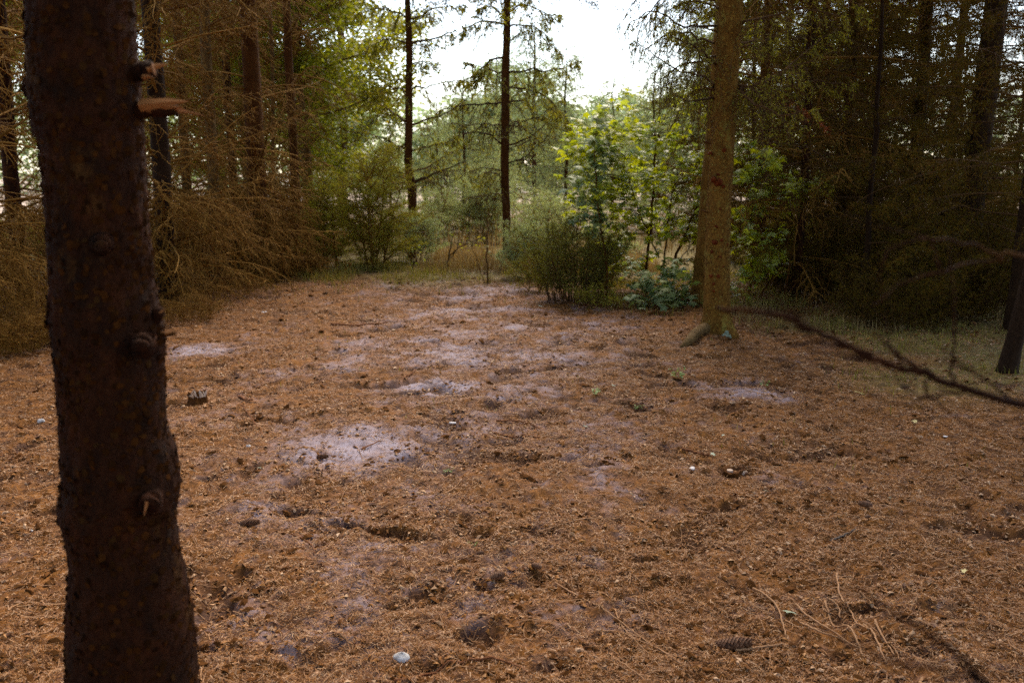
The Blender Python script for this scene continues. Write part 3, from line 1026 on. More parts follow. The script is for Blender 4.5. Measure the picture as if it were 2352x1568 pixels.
# right side: dark live spruces
right = [
    (1735, 650, .085, 'bark_warm', "reddish trunk directly right of the stout spruce, behind maple leaves", 0, 1, .9),
    (1715, 640, .03, 'bark_grey', "pale pole-thin trunk close beside the reddish trunk", None, 2, 0),
    (1825, 690, .05, 'bark_dark', "slim dark trunk rising over the maple leaves on the right", 1, 0, 0),
    (1920, 640, .08, 'bark_dark', "dark spruce deep in the right wood, behind the slim trunk", 0, 1, 0),
    (2085, 650, .09, 'bark_black', "black trunk crossing the sky gaps at upper right, thinner of the two", 1, 1, 0),
    (2212, 680, .15, 'bark_black', "broad black trunk crossing the sky gaps at the far upper right", 0, 0, 0),
    (2330, 760, .10, 'bark_black', "spruce at the right margin filling the corner with dark needles", 1, 2, 0),
    (2450, 900, .11, 'bark_dark', "unseen spruce just past the right margin, crown widened to shade the clearing", None, 2, 0),
    (1990, 600, .08, 'bark_black', "spruce far back in the right wood behind the crooked stem", 0, 0, 0),
    (2160, 600, .08, 'bark_black', "spruce far back in the right wood between the two black trunks", 1, 1, 0),
    (1870, 590, .08, 'bark_black', "spruce farthest back in the right wood, a dark green mass", 0, 2, 0),
]
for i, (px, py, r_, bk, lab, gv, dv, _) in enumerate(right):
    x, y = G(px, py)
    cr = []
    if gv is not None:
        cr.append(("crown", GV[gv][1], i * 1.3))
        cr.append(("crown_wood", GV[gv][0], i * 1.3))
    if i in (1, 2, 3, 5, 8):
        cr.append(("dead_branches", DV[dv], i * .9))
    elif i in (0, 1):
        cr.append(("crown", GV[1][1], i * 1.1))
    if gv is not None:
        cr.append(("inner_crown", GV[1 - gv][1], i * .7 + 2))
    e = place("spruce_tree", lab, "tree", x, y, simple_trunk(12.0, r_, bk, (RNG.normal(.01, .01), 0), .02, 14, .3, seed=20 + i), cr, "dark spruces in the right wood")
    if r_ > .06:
        link("upper_crown", LV[i % 2][1], e, rz=i * 2.1, sc=1.5 if i == 7 else 1.0)  # unseen tree past the margin gets a larger crown for shade
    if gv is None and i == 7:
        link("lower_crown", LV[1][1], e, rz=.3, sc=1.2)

# crooked stem on the right
cx, cy = G(1972, 712)
cb = np.array([cx, cy, gz(cx, cy)])
wc = lambda px, py, dy=0.0: W(px, py, cy + dy) - cb
e = empty("crooked_tree", tuple(cb))
tag(e, "crooked slim tree with a kink at mid height, in front of the right wood", "tree")
link("trunk", trunk_mesh("trunk", [(0, 0, -.06), wc(1982, 640), wc(1993, 560), wc(1998, 450), wc(2010, 340), wc(2014, 300), wc(2012, 260), wc(2020, 160), wc(2026, 40), wc(2030, -200)],
                         [.055, .045, .034, .03, .028, .03, .026, .022, .018, .01], 'bark_black', 12, 70, .12, .5), e)
tb, nb = MB(), MB()
for pts in [[wc(1998, 300), wc(1980, 270, -.2), wc(1960, 262, -.4)], [wc(2014, 290), wc(2060, 270), wc(2120, 262, .3)], [wc(2000, 420), wc(2050, 400, -.3), wc(2150, 380, -.5)],
            [wc(1995, 520), wc(1940, 480, -.2), wc(1890, 430, -.3)], [wc(2012, 250), wc(1960, 200, .2), wc(1880, 190, .3)], [wc(2018, 180), wc(2080, 140, .2), wc(2150, 110, .3)],
            [wc(2020, 120), wc(1960, 90), wc(1900, 60)], [wc(1990, 560), wc(2060, 560, -.3), wc(2130, 590, -.5)]]:
    limb(tb, nb, pts, .008, .06, (.06, .3), 4, 5, .5, .04, .006, .4, .1)
link("branches", tb.mesh("branches", M['twig_dark']), e)
link("needles", nb.mesh("needles", M['needle_dark']), e)
# slanted trunk at the very right edge
x, y = G(2308, 848)
e = place("spruce_tree", "slanting dark trunk foot at the right margin, standing in mossy grass", "tree", x, y, simple_trunk(10, .062, 'bark_black', (.20, .02), .02, 16, .6, seed=50),
          [("crown", LV[0][1], .4)])

# rusty brown spray of needles among the right wood
rx_, ry_ = 1850, 255
c0 = W(rx_, ry_, 11.2)
tb = MB()
P0 = [c0 + np.array([-.3, .1, .25]), c0, c0 + np.array([.25, -.1, -.2])]
limb(tb, None, P0, .006, .05, (.06, .2), 4, origin=c0)
nb = MB()
Q, l = twigs_on(bez(P0, 8) - c0, .03, .08, .2)
needles_on(nb, Q, 14, .04, .006)
e = empty("dead_spray", tuple(c0))
tag(e, "rusty orange spray of dead needles caught in the dark right wood", "branch")
link("twigs", tb.mesh("twigs", M['twig_dark']), e)
link("needles", nb.mesh("needles", M['red_leaf']), e)

# ------------------------------------------------------------------ two open spruces at the far end
def centre_tree(label, base_px, base_py, line, radii, limbs, bark, high):
    x, y = G(base_px, base_py)
    b = np.array([x, y, gz(x, y)])
    wv = lambda px, py, dy=0.0: W(px, py, y + dy) - b
    e = empty("spruce_tree", tuple(b))
    tag(e, label, "tree", "open spruces at the far end of the clearing")
    pts = [(0, 0, -.1)] + [wv(px, py) for px, py in line]
    link("trunk", trunk_mesh("trunk", pts, radii, bark, 14, 90, .08, .3, seed=int(base_px)), e)
    tb, nb = MB(), MB()
    for L_, r_, nd in limbs:
        dy = RNG.uniform(-.7, .7)
        pts = [wv(px, py, dy * k_ / (len(L_) - 1)) for k_, (px, py) in enumerate(L_)]
        limb(tb, nb, pts, r_, .052, (.14, .55), 6, 14, min(1, nd * 1.2), .055, .014, .8, .10, thick=1.6)
    for k_ in range(16):     # limbs towards and away from the viewer
        z_ = RNG.uniform(1.0, 5.0)
        P = curve((0, 0, z_), RNG.choice([math.pi / 2, -math.pi / 2]) + RNG.normal(0, .5), .35, RNG.uniform(.8, 1.5), .6)
        limb(tb, nb, P[::2], .010, .08, (.1, .35), 4, 8, .5 if z_ > 2.6 else .1, .05, .009, .5, .2, thick=1.5)
    link("branches", tb.mesh("branches", M['twig_dark']), e)
    link("needles", nb.mesh("needles", M['needle']), e)
    link("crown", high, e, rz=base_px)


centre_tree("left one of the two open spruces against the white sky, its trunk kinked low down", 945, 592,
            [(947, 500), (946, 430), (938, 385), (939, 300), (939, 200), (940, 100), (937, 30), (934, -80), (930, -500), (928, -1100)],
            [.085, .08, .085, .075, .072, .066, .06, .054, .05, .04, .02],
            [([(945, 100), (985, 92), (1030, 76), (1070, 57)], .026, .7), ([(940, 206), (985, 200), (1040, 186), (1080, 190)], .02, 1), ([(945, 287), (1000, 268), (1045, 248), (1085, 215)], .022, .5),
             ([(945, 348), (1000, 332), (1050, 320)], .016, .8), ([(950, 418), (1010, 395), (1070, 368)], .026, .2), ([(945, 398), (1000, 372), (1060, 340)], .018, .3),
             ([(935, 100), (890, 90), (850, 110)], .018, 1), ([(935, 210), (895, 198), (862, 205)], .02, .9), ([(935, 283), (890, 250), (840, 235)], .024, .8),
             ([(935, 345), (880, 318), (800, 300)], .022, .3), ([(938, 50), (1000, 20), (1060, 10)], .02, 1), ([(935, 40), (880, 20), (820, 30)], .02, 1),
             ([(940, 150), (970, 140), (1000, 150)], .012, 1), ([(935, 400), (880, 390), (830, 380)], .016, .5), ([(935, 0), (990, -40), (1060, -60)], .02, 1), ([(938, 320), (910, 350), (880, 365)], .012, .7)],
            'bark_warm', LV[0][1])
centre_tree("right one of the two open spruces against the white sky, straight reddish trunk", 1164, 606,
            [(1164, 520), (1160, 420), (1160, 330), (1161, 250), (1161, 170), (1164, 90), (1165, 20), (1166, -80), (1168, -500), (1170, -1100)],
            [.075, .07, .072, .075, .075, .07, .065, .058, .052, .04, .02],
            [([(1160, 55), (1110, 50), (1070, 70), (1040, 90)], .02, .9), ([(1160, 130), (1120, 142), (1085, 175), (1055, 190)], .022, 1), ([(1160, 170), (1120, 160), (1080, 145)], .018, .9),
             ([(1158, 235), (1110, 238), (1050, 245), (1000, 262)], .020, .25), ([(1156, 332), (1120, 308), (1080, 305), (1040, 315)], .020, .15), ([(1168, 62), (1220, 60), (1260, 90), (1295, 130)], .018, .6),
             ([(1168, 168), (1220, 160), (1270, 162), (1330, 140)], .022, .9), ([(1168, 236), (1215, 225), (1262, 190)], .020, .5), ([(1165, 333), (1210, 318), (1250, 285), (1270, 262)], .020, .15),
             ([(1168, 375), (1210, 358), (1250, 320), (1275, 280)], .014, .1), ([(1165, 30), (1200, 10), (1250, 30), (1290, 40)], .02, 1), ([(1160, 40), (1130, 15), (1100, 20)], .02, 1),
             ([(1168, 200), (1240, 215), (1290, 260), (1315, 290)], .018, .9), ([(1158, 290), (1110, 285), (1050, 290)], .014, .2), ([(1168, 290), (1230, 270), (1290, 230)], .014, .5),
             ([(1160, 0), (1110, -30), (1060, -20)], .02, 1), ([(1168, 0), (1220, -30), (1280, -20)], .02, 1), ([(1160, 400), (1120, 385), (1060, 400)], .012, .4)],
            'bark_warm', LV[1][1])


# ------------------------------------------------------------------ bushes
def feather_bush(name, label, cat, x, y, hgt, wid, mat, nst=70, seed=0, group=None, per=8, nsz=.035, nw=.006, lean=1.0, wood='twig_dark', subl=.22, thick=1.0):
    b = np.array([x, y, gz(x, y)])
    e = empty(name, tuple(b))
    tag(e, label, cat, group)
    tb, nb = MB(), MB()
    for k_ in range(nst):
        az = RNG.uniform(0, 2 * math.pi)
        rr_ = math.sqrt(RNG.uniform()) * wid * .42
        hh = hgt * RNG.uniform(.55, 1.05)
        el = math.pi / 2 - RNG.uniform(.02, 1.0) * lean * math.atan(wid / hgt) * .95
        P = curve((rr_ * math.cos(az), rr_ * math.sin(az), 0), az, el, hh, RNG.uniform(-.3, .5), 8, .13)
        tb.tubes(P[None], taper(1, 8, (.0025 + .0022 * hgt) * thick, .25), 4)
        Q, l = twigs_on(P, .055, .10, subl * hgt ** .5 + .14, .12, .25, 4, .5, .9, .35)
        tb.tubes(Q, taper(len(Q), 4, .0026 * thick, .5), 3)
        S_ = sub_on(Q, l, 4, .3, .6, .1, .9)
        needles_on(nb, Q, per, nsz, nw, .9)
        needles_on(nb, S_, max(3, per * 2 // 3), nsz, nw, .9)
    link("stems", tb.mesh("stems", M[wood]), e)
    link("foliage", nb.mesh("foliage", M[mat]), e)
    return e


def cloud_bush(name, label, cat, x, y, hgt, wid, mat, nst=70, per=9, nsz=.032, nw=.0065):
    """Rounded soft conifer bush: rising limbs with feathery sprays all through a dome."""
    b = np.array([x, y, gz(x, y)])
    e = empty(name, tuple(b))
    tag(e, label, cat)
    tb, nb = MB(), MB()
    stems = []
    for k_ in range(5):
        az = RNG.uniform(0, 6.3)
        P = curve((RNG.normal(0, wid * .08), RNG.normal(0, wid * .08), -.03), az, RNG.uniform(1.15, 1.5), hgt * RNG.uniform(.7, .95), RNG.uniform(-.2, .2), 9, .06)
        tb.tubes(P[None], taper(1, 9, .006 + .006 * hgt, .3), 6)
        stems.append(P)
    for k_ in range(nst):
        S0 = stems[k_ % 5]
        f = RNG.uniform(.04, .97)
        p0 = at_poly(S0, np.array([f]))[0][0]
        R = wid * .5 * math.sqrt(max(.08, 1 - (f * .92) ** 2)) * RNG.uniform(.55, 1.15)
        P = curve(p0, RNG.uniform(0, 6.3), RNG.uniform(.1, .95), R, RNG.uniform(-.3, .6), 7, .13)
        tb.tubes(P[None], taper(1, 7, .004 + .002 * hgt, .3), 4)
        Q, l = twigs_on(P, .045, .10, .34, .1, .1, 4, .3, .9, .25)
        tb.tubes(Q, taper(len(Q), 4, .0022, .5), 3)
        S_ = sub_on(Q, l, 4, .3, .65, .0, .9)
        needles_on(nb, Q, per, nsz, nw, .9)
        needles_on(nb, S_, max(3, per * 2 // 3), nsz, nw, .9)
    link("stems", tb.mesh("stems", M['twig']), e)
    link("foliage", nb.mesh("foliage", M[mat]), e)
    return e


def bush_at(px, py, hpx, wpx, *a, **k):
    x, y = G(px, py)
    s_ = math.hypot(y, CAM_H) / FPX
    if a[0] == "juniper_bush":
        return cloud_bush(*a[:3], x, y, hpx * s_, wpx * s_, a[3], int(k.get('nst', 70) * 1.5))
    return feather_bush(*a[:3], x, y, hpx * s_, wpx * s_, *a[3:], **k)


bush_at(855, 618, 290, 220, "juniper_bush", "tall feathery olive-green bush left of the kinked spruce", "bush", 'needle', nst=110)
bush_at(765, 612, 230, 170, "juniper_bush", "darker olive bush at the left end of the far hedge, in twig shade", "bush", 'needle', nst=90)
bush_at(960, 604, 150, 150, "juniper_bush", "low bush with reddish bare stems at the foot of the kinked spruce", "bush", 'needle_teal', nst=50, wood='twig')
bush_at(1100, 560, 210, 220, "juniper_bush", "broad grey-green bush behind the straight reddish trunk", "bush", 'needle_teal', nst=90)
bush_at(1225, 640, 140, 150, "juniper_bush", "soft teal bush right of the straight reddish trunk", "bush", 'needle_teal', nst=70)
bush_at(1315, 688, 205, 150, "broom_bush", "upright olive broom bush with dark stems in front of the maple leaves", "bush", 'needle_mid', nst=64, lean=.7)
bush_at(1260, 600, 190, 200, "juniper_bush", "hazy green bush behind the broom bush", "bush", 'needle_teal', nst=70)
bush_at(1400, 640, 170, 150, "juniper_bush", "small bush under the yellow-green maple leaves", "bush", 'needle_teal', nst=46)
bush_at(1190, 625, 50, 70, "young_fir", "little fan-shaped fir seedling beside the pale stake-like stems", "seedling", 'needle_teal', nst=12)
bush_at(1370, 700, 60, 110, "heather_bush", "low brushy tuft at the foot of the broom bush", "bush", 'needle', nst=24)
bush_at(1010, 560, 130, 150, "juniper_bush", "bush in the gap between the two open spruces", "bush", 'needle_teal', nst=50)
bush_at(700, 575, 200, 200, "juniper_bush", "green bush behind the slim spruce of the left row", "bush", 'needle', nst=70)
bush_at(1790, 640, 170, 190, "juniper_bush", "dim bush under the right-hand maple leaves", "bush", 'needle', nst=60)
bush_at(2130, 735, 160, 230, "fir_bush", "dark low fir thicket at the foot of the right wood", "bush", 'needle_dark', nst=80)
bush_at(1950, 690, 190, 210, "fir_bush", "dark fir thicket left of the crooked tree", "bush", 'needle_dark', nst=80)
bush_at(2300, 700, 260, 260, "fir_bush", "tall dark thicket at the right margin", "bush", 'needle_dark', nst=90)
bush_at(2060, 745, 130, 200, "fir_bush", "low dark fir thicket right of the crooked tree's foot", "bush", 'needle_dark', nst=70)
bush_at(2230, 720, 240, 220, "fir_bush", "tall dark thicket between the broad black trunk and the margin", "bush", 'needle_dark', nst=90)
bush_at(1860, 670, 150, 180, "fir_bush", "dark thicket behind the right-hand maple leaves", "bush", 'needle_dark', nst=70)
bush_at(1380, 668, 150, 150, "juniper_bush", "olive bush between the broom bush and the many-stemmed maple", "bush", 'needle_mid', nst=34)
bush_at(1235, 668, 110, 130, "juniper_bush", "low olive bush at the left foot of the broom bush", "bush", 'needle_mid', nst=22)
for px_b, py_b, h_b, w_b, lb_b in [(1760, 606, 190, 230, "right behind the right-hand maple leaves"), (1880, 612, 200, 240, "behind the slim dark trunk"), (2010, 610, 200, 240, "behind the crooked tree"),
                                   (2140, 606, 200, 240, "between the two black trunks, far back"), (2270, 612, 210, 260, "far back at the right margin"), (1690, 600, 120, 120, "just behind the stout spruce's right side")]:
    bush_at(px_b, py_b, h_b, w_b, "juniper_bush", "dark bush closing the view at ground level, " + lb_b, "bush", 'needle_dark', nst=60)
for px_b, py_b, h_b, w_b, lb_b in [(420, 600, 90, 260, "behind the blackish left trunk"), (150, 600, 90, 300, "left of the foreground trunk, far back"), (560, 590, 80, 180, "behind the thickest left trunk")]:
    bush_at(px_b, py_b, h_b, w_b, "juniper_bush", "dull green undergrowth bush " + lb_b, "bush", 'needle', nst=50)
bush_at(640, 640, 70, 110, "brush_heap", "heap of dead brown brush at the foot of the thickest left-row trunk", "brush", 'twig', nst=50, wood='twig', per=5, nsz=.06, nw=.003)
bush_at(690, 632, 60, 100, "brush_heap", "brown brush pile beside the grass at the far left corner of the clearing", "brush", 'twig', nst=46, wood='twig', per=5, nsz=.06, nw=.003)
bush_at(520, 680, 70, 140, "brush_heap", "dead brush under the thin grey-brown trunk of the left row", "brush", 'twig', nst=50, wood='twig', per=5, nsz=.06, nw=.003)
bush_at(430, 740, 60, 130, "brush_heap", "dead brush spilling onto the needles beside the foreground trunk", "brush", 'twig', nst=50, wood='twig', per=5, nsz=.06, nw=.003)
bush_at(40, 800, 150, 240, "brush_heap", "big heap of dead twigs left of the foreground trunk", "brush", 'twig', nst=90, wood='twig', per=5, nsz=.06, nw=.003)

# ------------------------------------------------------------------ broadleaf saplings
ML = [(0, 0, 0), (.16, .05, .0), (.50, -.05, -.08), (.40, .22, -.02), (.62, .50, -.12), (.28, .52, 0), (.12, .70, .02), (0, 1.0, -.15),
      (-.12, .70, .02), (-.28, .52, 0), (-.62, .50, -.12), (-.40, .22, -.02), (-.50, -.05, -.08), (-.16, .05, .0), (0, .42, .06)]
MF = [[(i, i + 1, 14) for i in range(13)] + [(13, 0, 14)]]


def leaf_frames(n, droop=.35, heading=None):
    a = RNG.uniform(0, 2 * math.pi, n) if heading is None else heading
    d = -np.abs(RNG.normal(droop, .35, n))
    Y = norm(np.stack([np.cos(a), np.sin(a), d], -1))
    Zr = norm(np.stack([RNG.normal(0, .4, n), RNG.normal(0, .4, n), np.ones(n)], -1))
    X = norm(np.cross(Y, Zr))
    return X, Y, np.cross(X, Y)


def sapling(name, label, stems, radii, blobs, nspr, mat, lsz, Y0, bark='bark_warm', group=None, nleaf=6):
    """stems: lists of (px,py) at depth Y0; blobs: (px,py,rx,ry) regions filled with leafy sprigs."""
    bxp, byp = stems[0][0]
    x, y = G(bxp, byp)
    b = np.array([x, y, gz(x, y)])
    wv = lambda px, py, dy=0.0: W(px, py, y + dy) - b
    e = empty(name, tuple(b))
    tag(e, label, "tree" if len(stems) > 1 else "sapling", group)
    allp = []
    for s_, r_ in zip(stems, radii):
        dy = RNG.uniform(-.15, .15)
        P = bez([wv(px, py, dy) for px, py in s_], 26, .006)
        P[0, 2] = min(P[0, 2], P[0, 2])
        mb = MB()
        mb.tubes(P[None], taper(1, 26, r_, .4), 9, True)
        link("stem", mb.mesh("stem", M[bark], True), e)
        allp.append(P)
    A = np.concatenate(allp)
    tb, lb_ = MB(), MB()
    tot = sum(q[2] * q[3] for q in blobs)
    for cx_, cy_, rx2, ry2 in blobs:
        m = max(3, int(nspr * rx2 * ry2 / tot))
        for k_ in range(m):
            aa = RNG.uniform(0, 2 * math.pi)
            q = math.sqrt(RNG.uniform())
            tgt = wv(cx_ + math.cos(aa) * q * rx2 * 1.1, cy_ + math.sin(aa) * q * ry2 * 1.1, RNG.normal(0, .5))
            dd = np.linalg.norm(A - tgt, axis=1) + np.maximum(A[:, 2] - tgt[2], 0) * 1.2
            s0 = A[np.argmin(dd)]
            mid = (s0 + tgt) / 2 + np.array([0, 0, .10 * np.linalg.norm(tgt - s0)]) + RNG.normal(0, .03, 3)
            P = bez([s0, mid, tgt], 8)
            tb.tubes(P[None], taper(1, 8, .0035, .4), 4)
            n_ = RNG.integers(nleaf - 2, nleaf + 3)
            t_ = RNG.uniform(.55, 1.0, n_)
            B, T = at_poly(P, t_)
            B = B + RNG.normal(0, .035, B.shape)
            X, Yv, Z = leaf_frames(n_)
            sz = RNG.uniform(.6, 1.2, n_)[:, None] * lsz
            lb_.inst(ML, MF, B, X * sz, Yv * sz, Z * sz)
    link("twigs", tb.mesh("twigs", M['twig_dark']), e)
    link("leaves", lb_.mesh("leaves", M[mat]), e)
    return e


sapling("maple_tree", "many-stemmed young maple with big yellow-green leaves, left of the stout spruce",
        [[(1478, 668), (1487, 590), (1497, 500), (1501, 420), (1505, 340), (1501, 260), (1503, 170)], [(1522, 682), (1526, 600), (1532, 520), (1545, 440), (1560, 380)],
         [(1540, 625), (1560, 570), (1588, 505), (1613, 440), (1640, 380)], [(1512, 590), (1490, 540), (1465, 480), (1440, 400), (1400, 330)], [(1528, 640), (1560, 600), (1590, 560)]],
        [.022, .016, .022, .012, .01],
        [(1380, 370, 105, 110), (1440, 290, 80, 70), (1340, 370, 60, 60), (1560, 400, 70, 130), (1370, 470, 80, 60), (1440, 570, 70, 60), (1600, 320, 40, 110), (1580, 570, 60, 70), (1480, 430, 70, 90)],
        330, 'maple', .11, 12.5)
sapling("maple_sapling", "maple sapling with painted sky sheen on its leaves, left of the many-stemmed maple",
        [[(1395, 690), (1392, 600), (1380, 520), (1372, 440), (1365, 350), (1372, 290)]], [.012],
        [(1360, 512, 42, 26), (1340, 430, 40, 50), (1385, 330, 40, 50)], 34, 'maple_low', .13, 12.0, group=None)
sapling("maple_sapling", "low sky-tinted maple shoots at the foot of the many-stemmed maple",
        [[(1500, 700), (1505, 670), (1515, 640)]], [.007],
        [(1500, 668, 60, 32), (1560, 655, 45, 45), (1570, 695, 36, 20), (1460, 640, 30, 25), (1480, 700, 40, 10)], 62, 'maple_low', .11, 12.0)
sapling("maple_sapling", "maple sapling with fresh green leaves right of the stout spruce",
        [[(1722, 690), (1728, 600), (1742, 500), (1750, 420), (1745, 350)], [(1740, 690), (1800, 590), (1815, 500)], [(1690, 540), (1730, 510), (1760, 480)]], [.014, .010, .008],
        [(1715, 360, 32, 40), (1760, 370, 45, 30), (1790, 430, 60, 35), (1720, 450, 40, 60), (1705, 560, 30, 70), (1770, 570, 45, 40), (1770, 620, 50, 20), (1700, 640, 25, 25)],
        130, 'maple', .12, 11.0)
sapling("hazel_sapling", "small-leaved sapling spreading a flat spray of leaves near the slim dark trunk",
        [[(1800, 700), (1815, 600), (1840, 500), (1860, 430)]], [.008], [(1860, 420, 60, 22), (1900, 440, 30, 16), (1820, 440, 30, 16)], 34, 'leaf', .06, 12.0, nleaf=8)
sapling("birch_sapling", "leaning sapling with thin light stems like stakes at the far end of the path",
        [[(1120, 652), (1118, 600), (1120, 520), (1119, 500)], [(1113, 650), (1100, 610), (1085, 570), (1078, 540)], [(1124, 652), (1128, 600), (1135, 560)]], [.016, .006, .005],
        [(1110, 560, 30, 25)], 5, 'leaf', .04, 14.0, bark='bark_grey')
sapling("bare_sapling", "thin forked dark sapling behind the end of the path, almost leafless",
        [[(1026, 622), (1030, 590), (1036, 560), (1042, 520)], [(1027, 600), (1050, 570), (1058, 520)], [(1030, 590), (1060, 565), (1110, 545), (1150, 520)], [(1026, 610), (1010, 600), (980, 615)]],
        [.014, .009, .009, .006], [(1060, 545, 50, 25)], 6, 'leaf', .04, 15.0, bark='bark_black')
sapling("bare_sapling", "short bare stem by the grass at the back of the path",
        [[(948, 632), (949, 600), (952, 570)], [(949, 610), (960, 590), (975, 575)]], [.010, .006], [(960, 590, 30, 20)], 5, 'leaf', .04, 15.0, bark='bark_dark')


# ------------------------------------------------------------------ broadleaf trees further off
QL = [(0, 0, 0), (.36, .45, -.06), (0, 1, -.1), (-.36, .45, -.06)]


def leafy_parts(H, R, z0, nlimb, nclump, nleaf, lsz, mat, bark='bark_grey', rt=.12, spread=.5):
    tb, lb_ = MB(), MB()
    tips = []
    for k_ in range(nlimb):
        f = (k_ + RNG.uniform()) / nlimb
        z = z0 + (H * .85 - z0) * f
        L = R * math.sin(math.pi * (.18 + .74 * f)) * RNG.uniform(.75, 1.15)
        P = curve((0, 0, z), k_ * 2.4 + RNG.normal(0, .3), RNG.uniform(.2, .8), L, RNG.uniform(-.2, .7), 8, .12)
        tb.tubes(P[None], taper(1, 8, rt * .28, .2), 5)
        Q, l = twigs_on(P, .25, .3, R * .4, .25, .0, 4, .2, .9, .2)
        tb.tubes(Q, taper(len(Q), 4, .012, .4), 3)
        tips.append(Q[:, 1:].reshape(-1, 3))
    tips = np.concatenate(tips)
    c = tips[RNG.integers(0, len(tips), nclump)] + RNG.normal(0, .12, (nclump, 3))
    m = nleaf // nclump
    cs = RNG.uniform(.5, 1.4, nclump)
    pos = (c[:, None] + RNG.normal(0, 1, (nclump, m, 3)) * (np.array([spread, spread, spread * .55]) * cs[:, None, None])).reshape(-1, 3)
    X, Yv, Z = leaf_frames(len(pos), .4)
    sz = RNG.uniform(.6, 1.3, len(pos))[:, None] * lsz
    lb_.inst(QL, [[(0, 1, 2, 3)]], pos, X * sz, Yv * sz, Z * sz)
    return tb.mesh("limbs", M[bark]), lb_.mesh("crown", M[mat])


LF = [leafy_parts(11, 3.0, 1.4, 26, 420, 32000, .10, 'leaf', spread=.30), leafy_parts(10, 2.6, 1.0, 24, 380, 28000, .095, 'leaf', spread=.28)]
mid = [(715, 20.5, .95, 1, "nearest leafy tree behind the left row, its leaves cutting the sky into specks"), (590, 21, .95, 0, "leafy tree right behind the thickest left-row trunk"),
       (530, 26, 1.0, 0, "broadleaf tree behind the left row, leaves speckled with sky"), (690, 24, 1.0, 1, "broadleaf tree with sky-speckled leaves behind the slim spruce"),
       (800, 27, 1.0, 0, "rounded leafy tree left of the open spruces, top cut by the frame"), (400, 30, 1.1, 1, "leafy tree far behind the blackish left trunk"),
       (240, 28, 1.1, 0, "leafy tree far behind the foreground trunk"), (70, 26, 1.0, 1, "leafy tree far off at the left margin"),
       (-80, 30, 1.1, 0, "leafy tree past the left margin"), (620, 33, 1.2, 0, "taller leafy tree far behind the thickest left trunk"),
       (1640, 30, .9, 1, "leafy tree far behind the stout spruce"), (1780, 27, .95, 0, "leafy tree far behind the reddish trunk on the right"),
       (1930, 30, 1.0, 1, "leafy tree far behind the crooked stem on the right")]
for i, (px, Y_, s_, v_, lab) in enumerate(mid):
    x = (px - 1176) / FPX * Y_ * 1.015
    place("broadleaf_tree", lab, "tree", x, Y_, simple_trunk(9.5, .12, 'bark_grey', (0, 0), .08, 10, .3, seed=30 + i),
          [("crown", LF[v_][1], i * 1.9), ("limbs", LF[v_][0], i * 1.9)], "leafy trees beyond the spruces", 0, s_)

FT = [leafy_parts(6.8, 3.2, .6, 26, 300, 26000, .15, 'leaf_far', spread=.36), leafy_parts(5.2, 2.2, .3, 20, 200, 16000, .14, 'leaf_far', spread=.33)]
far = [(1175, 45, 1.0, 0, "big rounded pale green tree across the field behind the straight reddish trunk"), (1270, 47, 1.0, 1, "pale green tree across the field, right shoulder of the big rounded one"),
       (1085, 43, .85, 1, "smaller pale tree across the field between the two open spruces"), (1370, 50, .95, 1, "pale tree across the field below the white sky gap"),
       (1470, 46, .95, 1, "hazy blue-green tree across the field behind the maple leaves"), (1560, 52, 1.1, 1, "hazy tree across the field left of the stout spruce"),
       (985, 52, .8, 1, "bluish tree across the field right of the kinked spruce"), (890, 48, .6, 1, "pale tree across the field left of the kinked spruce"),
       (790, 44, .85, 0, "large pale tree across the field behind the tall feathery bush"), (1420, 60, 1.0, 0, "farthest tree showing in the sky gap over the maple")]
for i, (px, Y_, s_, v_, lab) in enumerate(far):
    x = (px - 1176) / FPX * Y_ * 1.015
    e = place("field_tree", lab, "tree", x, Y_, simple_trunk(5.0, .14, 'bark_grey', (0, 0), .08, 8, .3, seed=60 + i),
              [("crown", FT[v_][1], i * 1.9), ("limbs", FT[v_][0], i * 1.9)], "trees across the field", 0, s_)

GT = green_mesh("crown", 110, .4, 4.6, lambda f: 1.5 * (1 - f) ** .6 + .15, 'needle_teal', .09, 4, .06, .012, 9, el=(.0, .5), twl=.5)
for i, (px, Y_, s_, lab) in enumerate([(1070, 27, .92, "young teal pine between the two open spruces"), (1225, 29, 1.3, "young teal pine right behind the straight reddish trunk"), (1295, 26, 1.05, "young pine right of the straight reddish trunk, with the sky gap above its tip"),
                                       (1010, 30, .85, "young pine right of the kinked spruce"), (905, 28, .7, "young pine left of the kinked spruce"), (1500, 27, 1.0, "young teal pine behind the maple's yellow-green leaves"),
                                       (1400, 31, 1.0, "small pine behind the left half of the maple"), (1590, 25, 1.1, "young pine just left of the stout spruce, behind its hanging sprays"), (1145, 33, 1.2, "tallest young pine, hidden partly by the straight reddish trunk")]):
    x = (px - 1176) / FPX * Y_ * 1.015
    e = place("young_pine", lab, "tree", x, Y_, simple_trunk(4.6, .05, 'bark_warm', (0, 0), .02, 8, .3, seed=120 + i), [("crown", GT[1], i * 1.9), ("limbs", GT[0], i * 1.9)], "young pines at the field's edge", 0, s_)

